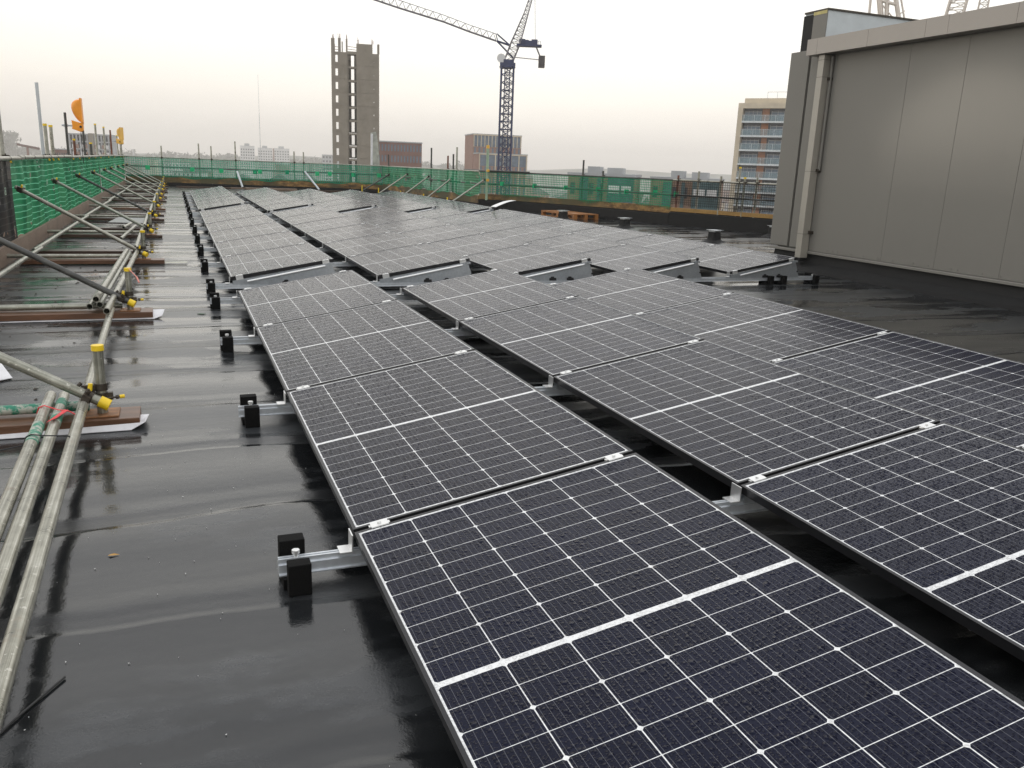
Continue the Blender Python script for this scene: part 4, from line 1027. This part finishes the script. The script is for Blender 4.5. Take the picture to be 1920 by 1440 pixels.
o, hw, zt = block('pink_block', 'lower pink brick wing with pale frames right of the crane mast', 'apartment block', 898, 988, 290, 270, 12, M['brick_pink'], rot=math.radians(10), rows=4, cols=11, rowh=3.2, winw=.42, winh=.6, win=M['win_pale'], first_drop=3.8)
cr = MB()
for k in range(7): cr.box((-hw+k*(2*hw-.3)/6, -.3, zt-16), (-hw+k*(2*hw-.3)/6+.3, -.07, zt-.1))
for z in (zt-.2, zt-9.5): cr.box((-hw, -.34, z), (hw, -.301, z+.3))
cr.build('stone_grid', M['stone'], o)
MB().box((-hw+.4, -.05, zt-3.6), (hw-.4, -.003, zt-.3)).build('top_glazing', M['win_pale'], o)
# ---- flats with balconies beside the plant room
D = 170.0; s_ = D/FPX; b, a = local(1368, D, math.radians(-16))
t = empty('apartment_block', (b.x, b.y, 0), a); tag(t, 'cream framed block of flats with glass balconies and orange panels', 'apartment block')
ztop = zat(1376, 193, D); sh = (zat(1374, 222, D) - zat(1368, 327, D))/4
BW = 26.0
M['orange_panel'] = simple('orange_timber_panel', (0.34,0.15,0.075), 0.6, 0, .15, 1.0)
M['balc'] = simple('white_balcony_edge', (0.60,0.64,0.66), 0.5)
gl = NT('balcony_glass'); gl.set(Base_Color=(0.30,0.42,0.46), Roughness=0.08, Alpha=0.28); M['bglass'] = gl.m
MB().box((0.35, 0.0, GZ), (1.25, 12, ztop)).box((1.251, 0.0, ztop-.95), (BW, 12, ztop)).build('frame', M['stone'], t)
MB().box((0.9, 2, ztop+.001), (BW, 11, ztop+1.0)).build('roof_parapet', M['stone'], t)
MB().box((1.251, 1.1, GZ), (BW, 12, ztop-.951)).build('wall', M['win'], t)
rl_ = MB()
for k in range(12): rl_.bar((5+k*1.8, 2.2, ztop+1.0), (5+k*1.8, 2.2, ztop+2.1), .07)
rl_.bar((5,2.2,ztop+2.1),(25,2.2,ztop+2.1),.07); rl_.build('roof_railing', M['galv'], t)
for k in range(14):
    z = ztop - .95 - sh*(k+1)
    if z < GZ+1: break
    MB().box((1.252, -0.05, z), (BW, 1.09, z+.32)).build('balcony', M['balc'], t)
    MB().box((1.3, 0.0, z+.33), (BW, .04, z+1.35)).build('balustrade', M['bglass'], t)
    hr = MB().box((1.3, -.02, z+1.36), (BW, .05, z+1.41))
    for q in range(12): hr.bar((1.6+q*1.95, -.01, z+.33), (1.6+q*1.95, -.01, z+1.36), .05)
    hr.build('handrail', M['galv'], t)
    j = (k % 3 == 2)
    for (x0, x1) in ((4.7+.3*j, 6.0), (9.2, 10.1), (11.0, 12.0), (15.8, 16.8), (19.5, 21.0)):
        MB().box((x0, 1.00, z+.33), (x1, 1.095, z+sh-.01)).build('orange_panel', M['orange_panel'], t)
    for (x0, x1, nn) in ((1.4,4.5,4),(6.4,8.7,2),(12.5,15.5,3)):
        wn_ = MB()
        for q in range(nn+1):
            xx = x0 + (x1-x0)*q/nn; wn_.box((xx-.04, 1.04, z+.33), (xx+.04, 1.094, z+sh-.4))
        wn_.box((x0, 1.04, z+sh-.62), (x1, 1.093, z+sh-.5))
        wn_.build('window_frame', M['grey_w'], t)
    for q, (x0, x1, nn) in enumerate(((1.4,4.5,4),(6.4,8.7,2),(12.5,15.5,3))):
        MB().box((x0+.05, 1.06, z+.34), (x1-.05, 1.092, z+sh-.65)).build('window_pane', M['win_pale'], t)
    MB().box((10.3, .2, z+.33), (10.55, 0.98, z+sh-.01)).build('party_screen', M['stone'], t)

# ---- brick and glass blocks behind the grid netting
M['teal'] = simple('teal_glass', (0.04,0.09,0.10), 0.2, 0, .3, .5)
M['brown_b'] = simple('brown_brick', (0.24,0.15,0.10), 0.85, 0, .15, .7)
def office(label, u0, u1, vt, dist, rot, group=None):
    o, hw, zt = block('office_block', label, 'office block', u0, u1, vt, dist, 14, M['brown_b'], rot=rot, rows=6, cols=7, rowh=3.1, winw=.5, winh=.5, first_drop=1.0)
    MB().box((-hw*.62, -.5, GZ), (-hw*.38, -.07, zt-.3)).build('stair_glazing', M['teal'], o)
    MB().box((-hw*.10, -.5, GZ), (-hw*.0, -.07, zt-.3)).build('stair_glazing', M['teal'], o)
    MB().box((hw*.22, -.62, GZ), (hw*1.0, -.501, zt-.1)).build('curtain_wall', M['teal'], o)
    for k in range(6):
        MB().box((hw*.25, -.72, zt-2.2-k*3.1), (hw*.58, -.63, zt-1.2-k*3.1)).box((hw*.64, -.72, zt-2.2-k*3.1), (hw*.92, -.63, zt-1.2-k*3.1)).build('white_band', M['white_w'], o)
    MB().box((-hw*.45, 1, zt+.36), (-hw*.08, 6, zt+1.25)).build('roof_plant', M['grey_w'], o)
    MB().box((hw*.15, 1, zt+.36), (hw*.62, 6, zt+1.15)).build('roof_plant', M['grey_w'], o)
    return o
office('brown brick and teal glass office block with white bands behind the grid netting', 1066, 1190, 330, 120, math.radians(-6))
office('brown brick office block left of the flats behind the end of the netting', 1221, 1352, 338, 125, math.radians(-4))
# ---- concrete frame under construction, left
D = 420.0; s_ = D/FPX*1.03; b, a = local(172, D, math.radians(-10)); t = empty('building_skeleton', (b.x, b.y, 0), a)
tag(t, 'concrete frame building under construction behind the posts on the left', 'building frame')
zt = zat(172, 251, D); hw = wid(131, 212, D)/2
fm = MB()
for k in range(12):
    z = zt - k*3.1
    fm.box((-hw, 0, z-.55), (hw, 12, z))
for q in range(13):
    x = -hw + 2*hw*q/12; fm.box((x-.3, 0.1, GZ), (x+.3, 11.9, zt-.01))
fm.build('slab_frame', M['grey_w'], t)
MB().box((-hw*.1, -.6, GZ), (hw*.15, 12.5, zt+.2)).build('core_wall', M['conc'], t)
MB().box((hw*.15, .3, GZ), (hw*.5, 11, zt-1)).build('infill_wall', M['win'], t)
for k in range(2, 9):
    for q in range(9): MB().box((-hw*.9+q*hw*.2, -.1, zt-k*3.1), (-hw*.9+q*hw*.2+hw*.12, .05, zt-k*3.1+1.6)).build('facade_panel', M['brick_pink'] if q % 2 else M['white_w'], t)
block('brick_block', 'low dark red block left of the concrete frame', 'apartment block', 96, 131, 280.5, 380, 16, M['brick_red'], rows=3, cols=8, rowh=3.3)
block('grey_block', 'grey blue slab block just left of the concrete tower', 'apartment block', 604, 640, 291, 900, 20, M['grey_w'], rows=4, cols=6, rowh=4)
for i, (u0, u1, vt, lab) in enumerate([(451,478,274,'pale hazy tower block left of the radio mast'),(484,511,278,'pale hazy tower block just right of the radio mast'),(514,543,279,'pale hazy tower block, third from the left')]):
    o, hw, zt = block('tower_block', lab, 'tower block', u0, u1, vt, 1050+60*i, 18, M['white_w'], rows=8, cols=6, rowh=3.2, winw=.5, winh=.45, group='white tower blocks in the haze', first_drop=3)
    MB().box((-hw*.4, 4, zt+.36), (hw*.3, 12, zt+3)).build('roof_plant', M['grey_w'], o)
    if i == 2: MB().box((-hw-1.5, -.2, GZ), (-hw+.5, 6, zt)).build('red_stair', M['brick_pink'], o)
for i, (u0, u1, vt, d_, lab) in enumerate([(249,251.5,280,1500,'thin hazy chimney left of the first far post'),(286,288,289,1500,'small hazy chimney near the first far post')]):
    bb, _ = local((u0+u1)/2, d_); zt = zat(u0, vt, d_)
    o = MB().tube((bb.x,bb.y,GZ),(bb.x,bb.y,zt),1.3,10).build('chimney', M['grey_w']); tag(o, lab, 'chimney')
# radio mast
bb, _ = local(489, 800); zt = zat(489, 140, 800); zt_mast = zt
o = MB().tube((bb.x,bb.y,GZ),(bb.x,bb.y,zt*0.55),0.22,8).tube((bb.x,bb.y,zt*0.55),(bb.x,bb.y,zt),0.13,8).build('radio_mast', M['grey_w']); tag(o, 'very faint tall radio mast fading into the sky', 'radio mast')
# generic town
rt = random.Random(21)
USED = set()
def far_house(u, dist, w_, d_, h_, kind, idx):
    rot_ = rt.uniform(-.6, .6)
    colr = ['red brick', 'pink brick', 'white', 'cream', 'brown brick', 'grey'][kind]
    where = [(40,'left of the concrete frame'),(130,'behind the left lamp posts'),(215,'behind the concrete frame'),(300,'before the first far post'),(372,'between the first two far posts'),(440,'left of the raking stay'),(500,'below the white towers'),(560,'right of the white towers'),(620,'left of the concrete tower'),(705,'behind the concrete tower'),(790,'by the red brick block'),(860,'left of the pink tower block'),(935,'by the crane mast'),(990,'right of the crane mast'),(1065,'left of the glass office'),(1190,'behind the glass office'),(1250,'between the two offices'),(1360,'left of the flats'),(9999,'beside the flats')]
    w0 = next(n_ for q_, n_ in where if u < q_)
    lab = f"{'small' if w_ < 13 else ('wide' if w_ > 20 else 'plain')} {'near' if dist < 250 else ('hazy' if dist < 700 else 'very faint')} {colr} {'house' if h_ < 12 else 'flat roofed block'} {w0}"
    if lab in USED: return
    USED.add(lab)
    bb, aa = local(u, dist, rot_); o = empty('house', (bb.x, bb.y, GZ), aa)
    wm = [M['brick_red'], M['brick_pink'], M['white_w'], M['stone'], M['brown_b'], M['grey_w']][kind]
    MB().box((-w_/2, 0, 0), (w_/2, d_, h_)).build('wall', wm, o)
    rf = MB()
    if h_ < 12: rf.prism([(-w_/2-.4, h_+.01), (w_/2+.4, h_+.01), (0, h_+w_*.28)], -.3, d_+.3, axis='y')
    else: rf.box((-w_/2-.2, -.2, h_+.01), (w_/2+.2, d_+.2, h_+.8))
    rf.build('roof', simple('slate_roof', (0.09,0.085,0.09), .6) if 'slate' not in M else M['slate'], o)
    wn2 = MB()
    for r_ in range(max(1, int(h_/3))):
        for q in range(int(w_/3)): wn2.box((-w_/2+.8+q*3, -.06, 1+r_*3), (-w_/2+2.2+q*3, -.003, 2.4+r_*3))
    wn2.build('window', M['win'], o)
    return tag(o, lab, 'house', 'town buildings in the haze')
M['slate'] = simple('slate_roof', (0.09,0.085,0.09), .6)
for i in range(120):
    u = rt.uniform(-60, 1500); dist = rt.choice([rt.uniform(90, 250), rt.uniform(250, 700), rt.uniform(700, 1500)])
    if 1040 < u < 1500 and dist < 240: dist += 260
    if (600 < u < 800 or 860 < u < 1010) and dist < 330: dist += 300
    h_ = rt.choice([6.5, 7, 8, 9, 12, 15]) if dist < 600 else rt.choice([8, 10, 14, 18, 22])
    if dist < 160: h_ = min(h_, 9)
    far_house(u, dist, rt.uniform(8, 26), rt.uniform(8, 16), h_, rt.randrange(6), i)
# wooded ridge and street trees as one far mass
def woods(name, label, u0, u1, dist, hmin, hmax, seed, cnt):
    r_ = random.Random(seed); mb = MB()
    for i in range(cnt):
        u = r_.uniform(u0, u1); d_ = dist*r_.uniform(.92, 1.12); bb, _ = local(u, d_); h_ = r_.uniform(hmin, hmax)
        rad = r_.uniform(5, 11); c = Vector((bb.x, bb.y, GZ+h_))
        mb.tube((bb.x, bb.y, GZ), (bb.x, bb.y, GZ+h_), 0.8, 5)
        for q in range(26):
            dv = Vector((r_.gauss(0,1), r_.gauss(0,1), r_.gauss(0,.6))).normalized()*rad*r_.uniform(.4,1.0); p = c+dv
            a1 = Vector((r_.uniform(-1,1), r_.uniform(-1,1), r_.uniform(-1,1)))*rad*.35; a2 = Vector((r_.uniform(-1,1), r_.uniform(-1,1), r_.uniform(-1,1)))*rad*.35
            mb.add([p+a1, p+a2, p-a1*.8, p-a2*.9], [(0,1,2,3)])
    return tag(mb.build(name, simple('bare_foliage', (0.055,0.06,0.035), .8, 0, .3, .1)), label, None, kind='stuff')
woods('woods', 'far wooded skyline fading in the haze', -80, 900, 1700, 18, 29, 3, 260)
woods('street_trees', 'bare trees among the town buildings', -50, 1500, 420, 5, 11, 4, 110)
hl = MB(); nh = 60; vs = []
for i in range(nh+1):
    u = -300 + i*40; f = 0.5+0.5*math.sin(i*.37)+.3*math.sin(i*.9+1)
    for j, (d_, hz) in enumerate(((1700, 0), (2000, 22+12*f), (2400, 26+10*f), (2700, 0))):
        bb, _ = local(min(max(u, -300), 2200), d_); vs.append((bb.x, bb.y, GZ-.5+hz))
hl.add(vs, [(i*4+j, (i+1)*4+j, (i+1)*4+j+1, i*4+j+1) for i in range(nh) for j in range(3)], True)
tag(hl.build('hills', simple('far_hill', (0.07,0.08,0.06), .9, 0, .3, .01)), 'low hazy hills on the skyline', None, kind='structure')
# dark wooded knoll far left
woods('knoll_woods', 'hazy wooded knoll at the left edge of the skyline', -60, 30, 1500, 34, 50, 8, 60)

# ---- lattice cranes
def lattice(mb, a, b, wa, wb, side, up, n_, ch=0.22, br=0.10):
    """square lattice boom from a to b"""
    A, B = Vector(a), Vector(b); sv, uv_ = Vector(side).normalized(), Vector(up).normalized()
    def cor(t_):
        c = A.lerp(B, t_); w_ = (wa*(1-t_)+wb*t_)/2
        return [c+sv*w_+uv_*w_, c+sv*w_-uv_*w_, c-sv*w_-uv_*w_, c-sv*w_+uv_*w_]
    prev = cor(0)
    for k in range(4): mb.bar(cor(0)[k], cor(1)[k], ch)
    for i in range(1, n_+1):
        cur = cor(i/n_)
        for k in range(4):
            mb.bar(prev[k], cur[(k+1) % 4], br)
            mb.bar(cur[k], cur[(k+1) % 4], br)
        prev = cur
D = 150.0
M['crane_blue'] = simple('navy_crane_paint', (0.012,0.022,0.085), 0.5, .1, .2, 1.0)
M['crane_grey'] = simple('grey_crane_paint', (0.17,0.16,0.18), 0.5, .2, .2, 1.0)
M['crane_white'] = simple('white_crane_paint', (0.62,0.56,0.50), 0.5, .1, .1, 1.0)
h0 = hdir(950); R0 = Vector((h0.y, -h0.x, 0)); Cc = Vector((CAM.x, CAM.y, 0)) + h0*D
def cp(u, v, off=0.0):
    """point of the crane's own upright plane, D metres away"""
    d = ray(u, v); k = (Cc - CAM).dot(h0)/d.dot(h0); return CAM + d*k + h0*off
t = empty('tower_crane', (0, 0, 0)); tag(t, 'navy luffing tower crane with a raised jib and hanging counterweight', 'crane')
top = cp(951.8, 125); mb = MB()
lattice(mb, (top.x, top.y, GZ), top, 2.15, 2.05, R0, h0, 36, .26, .11); lattice(mb, (top.x, top.y, GZ), top, .85, .85, R0, h0, 48, .13, .07); mb.build('mast', M['crane_blue'], t)
MB().tube(cp(951.5,128)-Vector((0,0,0)), cp(951.5,124), 1.35, 12).box((-1.3,-1.1,0),(1.3,1.1,.5), Matrix.Translation(cp(951.8,124.5)) @ Matrix.Rotation(math.atan2(R0.y,R0.x),4,'Z')).build('slewing_platform', M['crane_blue'], t)
MB().box((-.85,-1.0,0),(.9,1.0,.85), Matrix.Translation(cp(953.5,122.5)) @ Matrix.Rotation(math.atan2(R0.y,R0.x),4,'Z')).build('cab', M['crane_blue'], t)
MB().tube(cp(940,110,-.9), cp(940,110,-.7), .72, 20).build('round_sign', M['white_w'], t)
mb = MB(); a1, b1 = cp(954.3,113), cp(996.5,1)
lattice(mb, a1, cp(967,80), 1.5, 1.55, R0, h0, 3, .16, .08); lattice(mb, cp(967,80), cp(986,27), 1.55, .75, R0, h0, 7, .14, .07); lattice(mb, cp(986,27), cp(1003,-28), .75, .35, R0, h0, 7, .12, .06)
mb.build('a_frame', M['crane_grey'], t)
mb = MB(); upj = Vector((0,0,1))
jt = [(931.5,64,76.8),(880,46.6,59),(833,28.6,41),(747.5,0,14.5),(690,-20,-5)]
for (q0, q1) in zip(jt, jt[1:]):
    A0, B0 = cp(q0[0], q0[1]), cp(q0[0]-1, q0[2]); A1, B1 = cp(q1[0], q1[1]), cp(q1[0]-1, q1[2]); hh = h0*.55
    mb.bar(A0, A1, .09); mb.bar(B0-hh, B1-hh, .13); mb.bar(B0+hh, B1+hh, .13); k_ = max(2, int((A1-A0).length/1.15))
    for i in range(k_):
        f0, f1, fm_ = i/k_, (i+1)/k_, (i+.5)/k_
        for sgn in (-1, 1):
            mb.bar(B0.lerp(B1, f0)+hh*sgn, A0.lerp(A1, fm_), .055); mb.bar(A0.lerp(A1, fm_), B0.lerp(B1, f1)+hh*sgn, .055)
        mb.bar(B0.lerp(B1, f0)-hh, B0.lerp(B1, f1)+hh, .05)
mb.build('jib', M['crane_grey'], t)
mb = MB()
for (p0, p1, w_) in (((957,85.5),(931.5,76.8),.22),((957,85.5),(932,63.5),.12),((958,87),(934,66),.10),((931.5,76.8),(962.5,109),.2),((933,77),(930,64),.12)):
    mb.bar(cp(*p0, -.3), cp(*p1, -.3), w_); mb.bar(cp(*p0, .5), cp(*p1, .5), w_*.8)
mb.build('jib_foot', M['crane_blue'], t)
RM = Matrix.Rotation(math.atan2(R0.y,R0.x),4,'Z')
MB().box((-2.1,-.9,-.16),(2.1,.9,.14), Matrix.Translation(cp(992,85.8)) @ RM).build('machinery_deck', M['crane_blue'], t)
mb = MB()
for (u_, v_, w_, h_) in ((979,82,.5,.7),(986,82,.45,.55),(996,82.5,.55,.45),(1002,82,.5,.6)): mb.box((-w_,-.6,-.25),(w_,.6,h_), Matrix.Translation(cp(u_, v_)) @ RM)
mb.build('winch', M['crane_blue'], t)
mb = MB()
for u_ in (1005, 1009, 1013): mb.bar(cp(u_, 85), cp(u_+.3, 77), .06)
mb.bar(cp(1003,77),cp(1013.3,77),.06); mb.build('railing', M['crane_grey'], t)
mb = MB().bar(cp(1005,87,-.4), cp(1013,107,-.4), .14).bar(cp(1005,87,.4), cp(1013,107,.4), .14); mb.build('hanger', M['crane_grey'], t)
MB().box((-.52,-.8,-.9),(.52,.8,.9), Matrix.Translation(cp(1015.5,116)) @ RM).build('counterweight', simple('dark_ballast', (0.05,0.042,0.045), .7), t)
MB().bar(cp(965,107.5), cp(1010,112), .12).build('tie_bar', M['crane_grey'], t)
MB().tube(cp(1003,-28), cp(1003.5,78), .045, 6).build('rope', M['crane_grey'], t)
# pale cranes behind the plant room
for i, (uc, du, lab) in enumerate([(1667, 30, 'pale crane lattice rising behind the raised stair head'), (1818, 26, 'pale crane lattice behind the plant room fascia, partly cut off')]):
    Dk = 190.0; hk = hdir(uc); Rk = Vector((hk.y, -hk.x, 0)); Ck = Vector((CAM.x, CAM.y, 0)) + hk*Dk
    def ck(u, v, off=0.0):
        d = ray(u, v); k = (Ck - CAM).dot(hk)/d.dot(hk); return CAM + d*k + hk*off
    t = empty('tower_crane', (0, 0, 0)); tag(t, lab, 'crane', 'pale cranes behind the plant room')
    mb = MB()
    if i == 0:
        base = ck(uc, 60); lattice(mb, (base.x, base.y, GZ), base, 4.4, 4.4, Rk, hk, 20, .5, .2)
        mb.build('mast', M['crane_white'], t); mb = MB()
        mb.bar(ck(1654,60),ck(1646,-40),.75).bar(ck(1661,60),ck(1664,-10),.6).bar(ck(1689,60),ck(1674,-40),.6).bar(ck(1700,60),ck(1683,-40),.25).bar(ck(1628,45),ck(1636,-40),.35)
        mb.bar(ck(1655,2),ck(1678,8),.5).bar(ck(1655,10),ck(1684,45),.2).bar(ck(1684,28),ck(1697,20),.15).bar(ck(1645,40),ck(1655,-5),.15)
        mb.build('a_frame', M['crane_white'], t)
    else:
        base = ck(1812, 60); lattice(mb, (base.x, base.y, GZ), base, 3.2, 3.2, Rk, hk, 20, .4, .2)
        mb.build('mast', M['crane_white'], t); mb = MB()
        lattice(mb, ck(1782,55), ck(1812,-50), 3.0, 2.6, Rk, hk, 8, .3, .12); lattice(mb, ck(1838,40), ck(1856,-50), 1.6, 1.4, Rk, hk, 8, .2, .1)
        mb.build('a_frame', M['crane_white'], t)
# distant low red crane
hk = hdir(60); Ck = Vector((CAM.x, CAM.y, 0)) + hk*500
def ck(u, v, off=0.0):
    d = ray(u, v); k = (Ck - CAM).dot(hk)/d.dot(hk); return CAM + d*k
t = empty('tower_crane', (0, 0, 0)); tag(t, 'small red crane jib low on the skyline at the left', 'crane')
b0 = ck(51, 274); MB().bar((b0.x,b0.y,GZ), b0, .9).build('mast', M['brick_pink'], t)
mb = MB(); lattice(mb, ck(31,270.5), ck(74,279), .8, .9, (0,0,1), hk, 14, .3, .2); mb.build('jib', M['brick_red'], t)

# ================================================================== haze
hz = bpy.data.materials.new('haze_volume'); hz.use_nodes = True; ht = hz.node_tree; ht.nodes.clear()
ho = ht.nodes.new('ShaderNodeOutputMaterial'); hv = ht.nodes.new('ShaderNodeVolumePrincipled')
hv.inputs['Color'].default_value = (1.0, 0.972, 0.935, 1); hv.inputs['Density'].default_value = 0.00045; hv.inputs['Anisotropy'].default_value = 0.2
ht.links.new(hv.outputs[0], ho.inputs['Volume'])
o = MB().box((-3400, -3400, GZ-1), (3400, 3400, zt_mast + 3)).build('haze', hz); tag(o, 'pale wet haze that fades the far town', None, kind='stuff')
